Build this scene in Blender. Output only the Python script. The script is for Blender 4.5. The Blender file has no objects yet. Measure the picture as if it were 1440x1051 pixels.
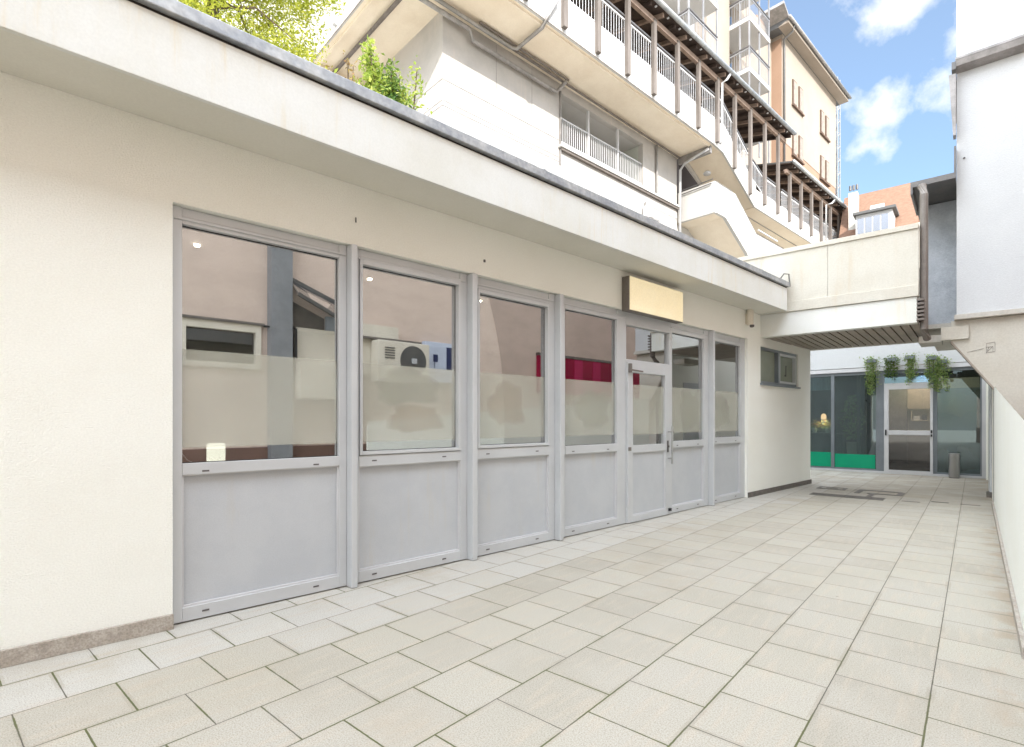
import bpy, bmesh, math, random
from mathutils import Vector, Matrix
random.seed(7)
R = math.radians
scene = bpy.context.scene
C = scene.collection
# ---------------------------------------------------------------- camera
cd = bpy.data.cameras.new('camera'); cam = bpy.data.objects.new('camera', cd); C.objects.link(cam)
cam.location = (0, 0, 1.4); cam.rotation_euler = (R(90), 0, 0)
cd.sensor_width = 36; cd.lens = 746/1440*36; cd.shift_y = 65.5/1440
cd.clip_start = .02; cd.clip_end = 3000
scene.camera = cam
# ---------------------------------------------------------------- frames of reference (metres)
# frame F follows the shop front: x = u along it, y = d away from the viewer into it
# frame P follows the paving and the passage: x = w to the right, y = s along it
ROT = {'F': R(90-47.4), 'P': R(-41.1), 'W': 0.0}
def world(fr, x, y, z=0):
    a = ROT[fr]; return Vector((x*math.cos(a)-y*math.sin(a), x*math.sin(a)+y*math.cos(a), z))
# ---------------------------------------------------------------- light
sd_ = Vector((0,0,0)) + world('F', .60, 1.0, -.72)            # the way sunlight travels
sund = bpy.data.lights.new('sun', 'SUN'); sun = bpy.data.objects.new('sun', sund); C.objects.link(sun)
sund.energy = 2.3; sund.angle = R(.5); sund.color = (1, .95, .87)
sun.rotation_euler = sd_.to_track_quat('-Z', 'Y').to_euler(); sun.location = (0, 0, 30)
to_sun = -sd_.normalized()
sun_el = math.asin(to_sun.z); sun_az = math.atan2(to_sun.x, to_sun.y)
W = bpy.data.worlds.new('World'); scene.world = W; W.use_nodes = True
nt = W.node_tree; nt.nodes.clear()
def wn(t, **k):
    n = nt.nodes.new(t)
    for a, b in k.items(): setattr(n, a, b)
    return n
sky = wn('ShaderNodeTexSky', sky_type='NISHITA', sun_disc=False, sun_elevation=sun_el, sun_rotation=sun_az, air_density=1.3, dust_density=1.2, ozone_density=2.0)
tc = wn('ShaderNodeTexCoord')
nz = wn('ShaderNodeTexNoise'); nz.inputs['Scale'].default_value = 10; nz.inputs['Detail'].default_value = 9; nz.inputs['Roughness'].default_value = .58
nt.links.new(tc.outputs['Generated'], nz.inputs['Vector'])
def wmath(op, a, b=None, c=None, clamp=False):
    n = wn('ShaderNodeMath', operation=op, use_clamp=clamp)
    for i, v in enumerate((a, b, c)):
        if v is None: continue
        if isinstance(v, (int, float)): n.inputs[i].default_value = v
        else: nt.links.new(v, n.inputs[i])
    return n.outputs[0]
CLOUDS = [((.75,.795),.105,1.0),((.88,.72),.10,1.0),((.84,.64),.09,1.0),((.70,.60),.075,.9),((.655,.505),.06,.9),((.715,.37),.035,.75),((.62,.32),.05,.7),((.79,.34),.055,.75),((.60,.45),.05,.8),((.69,.335),.05,.6),((.86,.55),.045,.5),
          ((-.6,1.6),.5,.9),((.3,2.4),.5,.9),((-1.5,.9),.4,.8)]
mask = None
for (a, b), rad, wt in [(p_, r_*(.95 if r_ < .07 else .85 if r_ < .3 else 1), w_) for p_, r_, w_ in CLOUDS]:
    dv = Vector((a, 1, b)).normalized()
    dp = wn('ShaderNodeVectorMath', operation='DISTANCE'); nt.links.new(tc.outputs['Generated'], dp.inputs[0]); dp.inputs[1].default_value = dv
    t = wmath('MULTIPLY', dp.outputs['Value'], 1/rad)
    t = wmath('SUBTRACT', 1.0, t)
    t = wmath('MULTIPLY', wmath('MAXIMUM', t, -1.0), wt)
    mask = t if mask is None else wmath('MAXIMUM', mask, t)
m2 = wmath('ADD', wmath('MULTIPLY', mask, .62), wmath('MULTIPLY', wmath('SUBTRACT', nz.outputs['Fac'], .5), 2.3))
ramp = wn('ShaderNodeMapRange', interpolation_type='SMOOTHSTEP'); nt.links.new(m2, ramp.inputs[0]); ramp.inputs[1].default_value = .06; ramp.inputs[2].default_value = .8
# bright, mostly unseen cloud cover added round the blue patch to light the courtyard
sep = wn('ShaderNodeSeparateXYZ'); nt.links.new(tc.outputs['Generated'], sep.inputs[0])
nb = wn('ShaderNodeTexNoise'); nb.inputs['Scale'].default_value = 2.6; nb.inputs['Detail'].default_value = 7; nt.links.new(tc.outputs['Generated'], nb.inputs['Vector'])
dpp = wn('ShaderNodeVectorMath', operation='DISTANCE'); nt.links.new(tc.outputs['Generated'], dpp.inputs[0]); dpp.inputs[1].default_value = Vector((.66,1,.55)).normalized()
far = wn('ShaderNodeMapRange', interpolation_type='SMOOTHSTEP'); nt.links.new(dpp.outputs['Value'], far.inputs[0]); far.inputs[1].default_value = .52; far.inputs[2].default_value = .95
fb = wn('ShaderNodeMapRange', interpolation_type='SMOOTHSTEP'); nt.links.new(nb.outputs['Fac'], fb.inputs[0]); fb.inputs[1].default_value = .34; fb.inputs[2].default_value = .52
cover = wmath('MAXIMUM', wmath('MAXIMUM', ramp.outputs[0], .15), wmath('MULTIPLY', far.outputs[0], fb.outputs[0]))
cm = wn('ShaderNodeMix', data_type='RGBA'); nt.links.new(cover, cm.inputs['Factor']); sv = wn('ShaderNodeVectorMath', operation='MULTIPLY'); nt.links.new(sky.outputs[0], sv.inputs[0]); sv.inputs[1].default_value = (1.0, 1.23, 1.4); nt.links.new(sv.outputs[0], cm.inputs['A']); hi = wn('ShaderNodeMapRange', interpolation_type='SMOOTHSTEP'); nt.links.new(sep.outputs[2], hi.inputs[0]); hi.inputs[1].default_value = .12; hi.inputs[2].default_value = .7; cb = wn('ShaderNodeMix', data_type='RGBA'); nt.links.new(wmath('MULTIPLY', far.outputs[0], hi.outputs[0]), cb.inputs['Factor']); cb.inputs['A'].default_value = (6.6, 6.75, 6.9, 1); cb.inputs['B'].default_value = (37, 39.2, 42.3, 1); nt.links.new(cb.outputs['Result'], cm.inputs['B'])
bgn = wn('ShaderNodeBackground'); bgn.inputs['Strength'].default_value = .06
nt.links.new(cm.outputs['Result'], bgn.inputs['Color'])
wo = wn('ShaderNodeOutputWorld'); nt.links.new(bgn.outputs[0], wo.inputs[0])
scene.view_settings.view_transform = 'Standard'; scene.view_settings.look = 'None'
scene.view_settings.exposure = 1.68; scene.view_settings.gamma = 1.0
scene.render.engine = 'CYCLES'
scene.cycles.max_bounces = 12; scene.cycles.diffuse_bounces = 6; scene.cycles.glossy_bounces = 5; scene.cycles.transparent_max_bounces = 40

# ---------------------------------------------------------------- materials
def new_mat(name):
    m = bpy.data.materials.new(name); m.use_nodes = True; t = m.node_tree; t.nodes.clear()
    o = t.nodes.new('ShaderNodeOutputMaterial'); return m, t, o
class N:
    def __init__(s, t): s.t = t
    def n(s, ty, ins=None, **k):
        x = s.t.nodes.new(ty)
        for a, b in k.items(): setattr(x, a, b)
        for a, b in (ins or {}).items():
            if hasattr(b, 'is_linked') or isinstance(b, bpy.types.NodeSocket): s.t.links.new(b, x.inputs[a])
            else: x.inputs[a].default_value = b
        return x
    def m(s, op, a, b=0.0, c=None, clamp=False):
        x = s.t.nodes.new('ShaderNodeMath'); x.operation = op; x.use_clamp = clamp
        for i, v in enumerate((a, b, c)):
            if v is None: continue
            if isinstance(v, bpy.types.NodeSocket): s.t.links.new(v, x.inputs[i])
            else: x.inputs[i].default_value = v
        return x.outputs[0]
    def mix(s, f, a, b, mode='MIX'):
        x = s.t.nodes.new('ShaderNodeMix'); x.data_type = 'RGBA'; x.blend_type = mode
        for k, v in (('Factor', f), ('A', a), ('B', b)):
            if isinstance(v, bpy.types.NodeSocket): s.t.links.new(v, x.inputs[k])
            else: x.inputs[k].default_value = v if k == 'Factor' else (*v[:3], 1)
        return x.outputs['Result']
    def rng(s, v, a, b, lo=0.0, hi=1.0):
        x = s.t.nodes.new('ShaderNodeMapRange'); x.interpolation_type = 'SMOOTHSTEP'; s.t.links.new(v, x.inputs[0])
        x.inputs[1].default_value = a; x.inputs[2].default_value = b; x.inputs[3].default_value = lo; x.inputs[4].default_value = hi
        return x.outputs[0]
def rough_mat(name, col, col2=None, rough=.85, bump=.0, bscale=60, nscale=1.5, streak=None, streak_col=None, metal=0.0, spec=.3, fine=.06, stretch=(1,1,1)):
    """render, concrete, painted metal: two-tone variation, fine grain, optional vertical run-off streaks, bump"""
    m, t, o = new_mat(name); g = N(t)
    tc = g.n('ShaderNodeTexCoord').outputs['Object']
    mp = g.n('ShaderNodeMapping', {'Vector': tc}); mp.inputs['Scale'].default_value = stretch
    n1 = g.n('ShaderNodeTexNoise', {'Vector': mp.outputs[0], 'Scale': nscale, 'Detail': 6.0, 'Roughness': .62})
    c = g.mix(g.rng(n1.outputs['Fac'], .35, .68), col, col2 or tuple(v*.9 for v in col))
    n2 = g.n('ShaderNodeTexNoise', {'Vector': mp.outputs[0], 'Scale': bscale*.8, 'Detail': 3.0})
    c = g.mix(1.0, c, g.mix(g.rng(n2.outputs['Fac'], .3, .7), (1-fine,)*3, (1+fine*.4,)*3), 'MULTIPLY')
    if streak:
        mp2 = g.n('ShaderNodeMapping', {'Vector': tc}); mp2.inputs['Scale'].default_value = (5, 5, .35)
        n3 = g.n('ShaderNodeTexNoise', {'Vector': mp2.outputs[0], 'Scale': 1.6, 'Detail': 7.0, 'Roughness': .7})
        n4 = g.n('ShaderNodeTexNoise', {'Vector': tc, 'Scale': .9, 'Detail': 3.0})
        f = g.m('MULTIPLY', g.rng(n3.outputs['Fac'], .5, .72), g.m('MULTIPLY', g.rng(n4.outputs['Fac'], .42, .62), streak))
        c = g.mix(f, c, streak_col or (.45, .33, .2))
    b = g.n('ShaderNodeBsdfPrincipled', {'Base Color': c, 'Roughness': rough, 'Metallic': metal, 'Specular IOR Level': spec})
    if bump:
        nb = g.n('ShaderNodeTexNoise', {'Vector': mp.outputs[0], 'Scale': bscale, 'Detail': 4.0, 'Roughness': .55})
        bp = g.n('ShaderNodeBump', {'Height': nb.outputs['Fac'], 'Strength': bump, 'Distance': .01}); t.links.new(bp.outputs[0], b.inputs['Normal'])
    t.links.new(b.outputs[0], o.inputs[0]); return m
def glass_mat(name, refl=.55, tint=(.85,.9,.9), gcol=(1,1,1), rough=0.0):
    m, t, o = new_mat(name); g = N(t)
    tr = g.n('ShaderNodeBsdfTransparent', {'Color': (*tint, 1)}); gl = g.n('ShaderNodeBsdfGlossy', {'Color': (*gcol, 1), 'Roughness': rough})
    fr = g.n('ShaderNodeFresnel', {'IOR': 1.5})
    f = g.m('ADD', g.m('MULTIPLY', fr.outputs[0], 1-refl), refl, clamp=True)
    mx = g.n('ShaderNodeMixShader', {0: f, 1: tr.outputs[0], 2: gl.outputs[0]}); t.links.new(mx.outputs[0], o.inputs[0]); return m
def film_mat(name, col, alpha=.6, nscale=2, col2=None):
    m, t, o = new_mat(name); g = N(t)
    tc = g.n('ShaderNodeTexCoord').outputs['Object']
    n1 = g.n('ShaderNodeTexNoise', {'Vector': tc, 'Scale': nscale, 'Detail': 3.0})
    c = g.mix(g.rng(n1.outputs['Fac'], .35, .65), col, col2 or tuple(v*.88 for v in col))
    tr = g.n('ShaderNodeBsdfTransparent'); df = g.n('ShaderNodeBsdfDiffuse', {'Color': c}); tl = g.n('ShaderNodeBsdfTranslucent', {'Color': c})
    m1 = g.n('ShaderNodeMixShader', {0: .3, 1: df.outputs[0], 2: tl.outputs[0]})
    mx = g.n('ShaderNodeMixShader', {0: alpha, 1: tr.outputs[0], 2: m1.outputs[0]}); t.links.new(mx.outputs[0], o.inputs[0]); return m
def emis_mat(name, col, st):
    m, t, o = new_mat(name); g = N(t)
    e = g.n('ShaderNodeEmission', {'Color': (*col, 1), 'Strength': st}); t.links.new(e.outputs[0], o.inputs[0]); return m
def leaf_mat(name, c1, c2, c3):
    m, t, o = new_mat(name); g = N(t)
    gi = g.n('ShaderNodeNewGeometry'); r = gi.outputs['Random Per Island']
    c = g.mix(g.rng(r, .1, .6), c1, c2); c = g.mix(g.rng(r, .6, 1.0), c, c3)
    b = g.n('ShaderNodeBsdfPrincipled', {'Base Color': c, 'Roughness': .55, 'Specular IOR Level': .3}); tl = g.n('ShaderNodeBsdfTranslucent', {'Color': g.mix(.5, c, (.5,.6,.1))})
    mx = g.n('ShaderNodeMixShader', {0: .4, 1: b.outputs[0], 2: tl.outputs[0]}); t.links.new(mx.outputs[0], o.inputs[0]); return m
M = {}
M['stucco'] = rough_mat('cream_stucco', (.855,.86,.80), (.83,.83,.76), bump=.75, bscale=95, nscale=.7, fine=.04, stretch=(1,1,1.5))
M['fascia'] = rough_mat('white_fascia_paint', (.67,.68,.655), (.62,.62,.57), bump=.2, bscale=90, nscale=1.2, streak=.85, streak_col=(.62,.54,.38), fine=.03)
M['soffit'] = rough_mat('soffit_paint', (.66,.645,.58), (.62,.605,.535), bump=.1, bscale=80, nscale=1, fine=.03)
M['zinc'] = rough_mat('weathered_zinc', (.31,.33,.355), (.46,.47,.47), rough=.5, metal=.35, nscale=5, bscale=30, bump=.15, fine=.15)
M['darkgap'] = rough_mat('dark_gap', (.03,.028,.025), rough=.9)
M['plinth'] = rough_mat('stone_plinth', (.44,.40,.35), (.36,.32,.27), nscale=12, bscale=120, bump=.3, fine=.25, streak=.3)
M['plinthdark'] = rough_mat('dark_stone_plinth', (.17,.15,.13), (.12,.11,.10), nscale=12, bscale=120, bump=.3, fine=.2)
M['frame'] = rough_mat('grey_aluminium', (.535,.55,.56), (.505,.52,.53), rough=.38, metal=.15, nscale=2, bscale=200, fine=.02, spec=.5)
M['panel'] = rough_mat('grey_panel_sheet', (.50,.52,.54), (.46,.482,.508), rough=.42, metal=.1, nscale=2.6, bscale=160, bump=.05, fine=.05, spec=.45, streak=.45, streak_col=(.50,.46,.38))
M['steel'] = rough_mat('brushed_steel', (.5,.5,.5), (.4,.4,.4), rough=.28, metal=.95, nscale=3, bscale=60, stretch=(1,1,.1))
M['black'] = rough_mat('black_plastic', (.02,.02,.022), rough=.5)
M['slot'] = rough_mat('dark_slot', (.12,.11,.11), rough=.6)
M['glass'] = glass_mat('window_glass', .38)
M['film'] = film_mat('frosted_film', (.80,.80,.70), .24, 1.2, (.72,.72,.62))
M['blob'] = film_mat('faded_sticker', (.60,.61,.53), .10, 2)
M['blobtan'] = film_mat('faded_tan_sticker', (.66,.60,.50), .10, 2)
M['room'] = rough_mat('room_paint', (.20,.185,.17), (.17,.155,.14), nscale=1)
M['roomfloor'] = rough_mat('room_floor', (.13,.09,.075), (.10,.07,.06), nscale=3, rough=.5)
M['concrete'] = rough_mat('pale_concrete', (.56,.54,.475), (.52,.49,.42), bump=.2, bscale=50, nscale=1.6, streak=.55, streak_col=(.50,.41,.29), fine=.06)
M['concrete2'] = rough_mat('stained_concrete', (.52,.50,.45), (.46,.43,.38), bump=.25, bscale=45, nscale=1.4, streak=.6, streak_col=(.42,.33,.23), fine=.08)
M['whitewall'] = rough_mat('white_roughcast', (.56,.575,.58), (.53,.545,.555), bump=.5, bscale=55, nscale=.9, fine=.04)
M['greywall'] = rough_mat('grey_roughcast', (.42,.445,.475), (.35,.375,.405), bump=.5, bscale=60, nscale=6, fine=.1)
M['slat'] = rough_mat('soffit_slat', (.36,.31,.26), (.29,.25,.21), nscale=3, rough=.6)
M['darkmetal'] = rough_mat('dark_metal', (.12,.12,.12), (.16,.15,.14), rough=.45, metal=.4, nscale=3)
M['brownmetal'] = rough_mat('brown_downpipe', (.17,.15,.135), (.22,.20,.18), rough=.45, metal=.3, nscale=3)
M['pink'] = rough_mat('pink_render', (.68,.545,.465), (.61,.49,.415), bump=.6, bscale=40, nscale=1.5, fine=.06, stretch=(1,1,2.2))
M['pinkpipe'] = rough_mat('slate_box', (.26,.265,.275), (.215,.22,.23), nscale=4, rough=.5)
M['creampaint'] = rough_mat('cream_frame_paint', (.72,.66,.56), rough=.5)
M['crimson'] = rough_mat('crimson_panel', (.35,.008,.05), (.27,.006,.04), rough=.35, nscale=1)
M['upwall'] = rough_mat('upper_panel_wall', (.47,.445,.42), (.40,.38,.36), bump=.08, bscale=50, nscale=1, streak=.45, streak_col=(.60,.50,.43), fine=.03)
M['upsoffit'] = rough_mat('deck_soffit', (.80,.71,.58), (.72,.62,.49), bump=.1, bscale=40, nscale=.8, fine=.03, streak=.1)
M['upwhite'] = rough_mat('upper_white_paint', (.52,.505,.485), (.47,.455,.435), nscale=1, fine=.03)
M['postbrown'] = rough_mat('pale_brown_timber', (.19,.165,.15), (.14,.12,.105), nscale=6, fine=.08, stretch=(1,1,.2))
M['timber'] = rough_mat('dark_timber', (.055,.038,.032), (.085,.06,.048), nscale=5, fine=.2)
M['timberbeam'] = rough_mat('weathered_beam', (.34,.25,.20), (.26,.19,.15), nscale=5, fine=.12)
M['whitemetal'] = rough_mat('white_metal', (.56,.56,.57), (.5,.5,.51), rough=.4, fine=.02)
M['greymetal'] = rough_mat('grey_pipe', (.24,.23,.22), (.34,.32,.31), rough=.5, metal=.3, nscale=5)
M['rail'] = rough_mat('dark_handrail', (.10,.10,.10), (.15,.14,.14), rough=.45, metal=.3)
M['tower'] = rough_mat('peach_render', (.33,.28,.235), (.30,.255,.21), bump=.1, bscale=20, nscale=.4, fine=.03)
M['towerorange'] = rough_mat('orange_render', (.30,.195,.135), (.27,.175,.12), bump=.1, bscale=20, nscale=.5, fine=.03)
M['winbrown'] = rough_mat('brown_shutter', (.14,.095,.07), (.11,.07,.05), nscale=5)
M['winpane'] = glass_mat('far_window_glass', .30, (.25,.27,.3))
M['bluepane'] = glass_mat('bluish_glass', .25, (.35,.45,.6))
M['shopglass'] = glass_mat('shop_glass', .07, (.52,.62,.62), (.8,.9,.95))
M['green'] = rough_mat('green_band', (.0,.30,.15), (.0,.27,.14), rough=.3)
M['shopframe'] = rough_mat('shop_frame_grey', (.20,.22,.24), (.16,.18,.20), rough=.4, metal=.3)
M['shopfilm'] = film_mat('bluish_film', (.42,.55,.62), .42, 1.5, (.30,.42,.50))
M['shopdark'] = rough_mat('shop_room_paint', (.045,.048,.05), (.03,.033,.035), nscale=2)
M['shopcream'] = rough_mat('shop_cream', (.62,.56,.45), (.56,.5,.4), nscale=1)
M['cabinet'] = rough_mat('cabinet_stone', (.36,.31,.26), (.27,.235,.20), nscale=3)
M['brickroof'] = rough_mat('terracotta_tiles', (.26,.155,.105), (.19,.11,.075), nscale=6, fine=.2, stretch=(1,1,3))
M['slate'] = rough_mat('dark_slate', (.12,.12,.12), rough=.7)
M['signlight'] = emis_mat('sign_light', (1,.83,.50), .58)
M['signface'] = rough_mat('sign_face', (.86,.79,.60), (.83,.74,.52), rough=.3, nscale=1.2)
M['spot'] = emis_mat('downlight', (1,.85,.62), 30)
M['lamp'] = emis_mat('glowing_shade', (1,.93,.75), .8)
M['poster'] = rough_mat('pale_blue_card', (.55,.60,.72), rough=.4)
M['navy'] = rough_mat('navy_print', (.03,.04,.11), rough=.4)
M['bark'] = rough_mat('bark', (.12,.09,.06), (.08,.06,.04), nscale=8, bump=.5, bscale=20)
M['grate'] = rough_mat('cast_iron', (.20,.18,.165), (.14,.13,.12), rough=.6, metal=.3, nscale=10)
M['leafy'] = leaf_mat('lime_leaves', (.22,.25,.02), (.38,.39,.04), (.50,.48,.09))
M['leafb'] = leaf_mat('fresh_green_leaves', (.14,.22,.03), (.28,.34,.06), (.42,.46,.13))
M['leafd'] = leaf_mat('dark_green_leaves', (.02,.07,.012), (.035,.10,.02), (.06,.14,.03))
M['ivy'] = leaf_mat('ivy_leaves', (.08,.17,.05), (.17,.27,.09), (.38,.43,.2))
M['redleaf'] = leaf_mat('reddish_leaves', (.22,.08,.05), (.3,.14,.07), (.35,.25,.12))
M['flowers'] = leaf_mat('mixed_flowers', (.3,.02,.03), (.5,.3,.03), (.6,.5,.35))

# ---------------------------------------------------------------- the paving material
def paving():
    m, t, o = new_mat('stone_paving'); g = N(t)
    tc = g.n('ShaderNodeTexCoord').outputs['Object']
    sx = g.n('ShaderNodeSeparateXYZ', {0: tc}); w, s = sx.outputs[0], sx.outputs[1]
    cv = g.n('ShaderNodeCombineXYZ', {0: g.m('SUBTRACT', s, .135), 1: g.m('ADD', w, .17), 2: 0.0}).outputs[0]
    wob = g.n('ShaderNodeTexNoise', {'Vector': tc, 'Scale': 35.0, 'Detail': 2.0})
    wv = g.n('ShaderNodeVectorMath', {0: wob.outputs['Color'], 1: (.5,.5,.5)}, operation='SUBTRACT'); ws = g.n('ShaderNodeVectorMath', {0: wv.outputs[0], 'Scale': .0035}, operation='SCALE')
    cv2 = g.n('ShaderNodeVectorMath', {0: cv, 1: ws.outputs[0]}, operation='ADD').outputs[0]
    def brick(ms, a, b, mo, v=cv):
        x = g.n('ShaderNodeTexBrick', {'Vector': v, 'Color1': (*a,1), 'Color2': (*b,1), 'Mortar': (*mo,1), 'Scale': 1.0, 'Mortar Size': ms, 'Mortar Smooth': .15, 'Bias': 0.0, 'Brick Width': .405, 'Row Height': .41})
        x.offset = .5; x.offset_frequency = 2; x.squash = 1.0; return x
    b1 = brick(.0027, (0,0,0), (1,1,1), (.5,.5,.5), cv2)
    bt = g.n('ShaderNodeRGBToBW', {0: brick(.0, (0,0,0), (1,1,1), (.5,.5,.5)).outputs['Color']}).outputs[0]
    # cross joints are wider where moss grows
    moss_n = g.n('ShaderNodeTexNoise', {'Vector': tc, 'Scale': 2.2, 'Detail': 4.0}).outputs['Fac']
    near = g.m('SUBTRACT', 1.0, g.rng(s, 2.2, 5.5))
    mossy = g.m('MULTIPLY', near, g.rng(moss_n, .40, .52))
    b2 = brick(.0047, (0,0,0), (1,1,1), (.5,.5,.5), cv2)
    joint = g.m('MAXIMUM', b1.outputs['Fac'], g.m('MULTIPLY', b2.outputs['Fac'], mossy))
    # stone colours
    row = g.m('FLOOR', g.m('DIVIDE', g.m('ADD', w, .17), .41)); par = g.m('MULTIPLY', g.m('SUBTRACT', 1.0, g.m('ABSOLUTE', g.m('MODULO', row, 2.0))), .5)
    colm = g.m('FLOOR', g.m('ADD', g.m('DIVIDE', g.m('SUBTRACT', s, .135), .405), par))
    wc = g.m('MULTIPLY', g.m('ADD', row, .5), .41); sc = g.m('MULTIPLY', g.m('SUBTRACT', g.m('ADD', colm, .5), par), .405)
    dF = g.m('SUBTRACT', g.m('MULTIPLY', wc, -math.cos(R(6.3))), g.m('MULTIPLY', sc, -math.sin(R(6.3))))
    white = g.rng(g.m('ADD', dF, g.m('MULTIPLY', bt, .35)), 3.35, 3.75)
    n1 = g.n('ShaderNodeTexNoise', {'Vector': tc, 'Scale': 1.3, 'Detail': 5.0}).outputs['Fac']
    base = g.mix(bt, (.40,.38,.325), (.33,.31,.262))
    base = g.mix(g.rng(n1, .35, .7), base, (.385,.365,.32))
    base = g.mix(g.m('MULTIPLY', white, .55), base, (.49,.487,.47))
    # long soft veins running along the stones
    mp = g.n('ShaderNodeMapping', {'Vector': tc}); mp.inputs['Scale'].default_value = (9, 1.2, 1)
    vn = g.n('ShaderNodeTexNoise', {'Vector': mp.outputs[0], 'Scale': 2.5, 'Detail': 6.0}).outputs['Fac']
    base = g.mix(g.m('MULTIPLY', g.rng(vn, .48, .68), .38), base, (.44,.38,.31))
    sp = g.n('ShaderNodeTexNoise', {'Vector': tc, 'Scale': 150.0, 'Detail': 3.0}).outputs['Fac']
    base = g.mix(1.0, base, g.mix(g.rng(sp, .30, .6), (.74,.72,.68), (1.07,1.06,1.04)), 'MULTIPLY')
    vo = g.n('ShaderNodeTexNoise', {'Vector': tc, 'Scale': 90.0, 'Detail': 3.0}).outputs['Fac']
    base = g.mix(g.m('MULTIPLY', g.rng(vo, .60, .72), .45), base, (.24,.215,.17))
    # brown damp patches along the right wall, patchy darkening in the passage
    dn = g.n('ShaderNodeTexNoise', {'Vector': tc, 'Scale': 2.7, 'Detail': 5.0}).outputs['Fac']
    edge = g.m('MULTIPLY', g.rng(w, -.02, .22), g.m('MULTIPLY', g.rng(dn, .50, .62), .6))
    base = g.mix(edge, base, (.30,.23,.15))
    passage_dark = g.m('MULTIPLY', g.rng(s, 10.5, 14.0), g.m('MULTIPLY', g.rng(dn, .3, .6), .55))
    base = g.mix(passage_dark, base, (.27,.24,.20))
    oc = g.n('ShaderNodeTexNoise', {'Vector': tc, 'Scale': .55, 'Detail': 6.0, 'Roughness': .7}).outputs['Fac']
    base = g.mix(g.m('MULTIPLY', g.rng(oc, .52, .68), .45), base, (.33,.285,.215))
    gum = g.n('ShaderNodeTexVoronoi', {'Vector': tc, 'Scale': 1.9}); gm = g.m('SUBTRACT', 1.0, g.rng(gum.outputs['Distance'], .012, .028))
    base = g.mix(g.m('MULTIPLY', gm, .6), base, (.16,.145,.12))
    jd = brick(.02, (0,0,0), (1,1,1), (.5,.5,.5), cv2).outputs['Fac']
    base = g.mix(g.m('MULTIPLY', jd, g.m('MULTIPLY', g.rng(dn, .45, .62), .35)), base, (.25,.225,.17))
    mcol = g.mix(g.m('MULTIPLY', mossy, g.rng(sp, .35, .5)), (.10,.088,.07), (.10,.108,.04))
    col = g.mix(joint, base, mcol)
    b = g.n('ShaderNodeBsdfPrincipled', {'Base Color': col, 'Roughness': .72, 'Specular IOR Level': .25})
    h = g.m('ADD', g.m('MULTIPLY', joint, -1.0), g.m('MULTIPLY', sp, .12))
    bp = g.n('ShaderNodeBump', {'Height': h, 'Strength': .5, 'Distance': .004}); t.links.new(bp.outputs[0], b.inputs['Normal'])
    t.links.new(b.outputs[0], o.inputs[0]); return m
M['paving'] = paving(); M['railgrey'] = rough_mat('grey_steel',(.33,.33,.34),(.27,.27,.28),rough=.45,metal=.3); M['shutter'] = rough_mat('pale_shutter',(.30,.26,.22),(.22,.19,.17),nscale=4)

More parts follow.
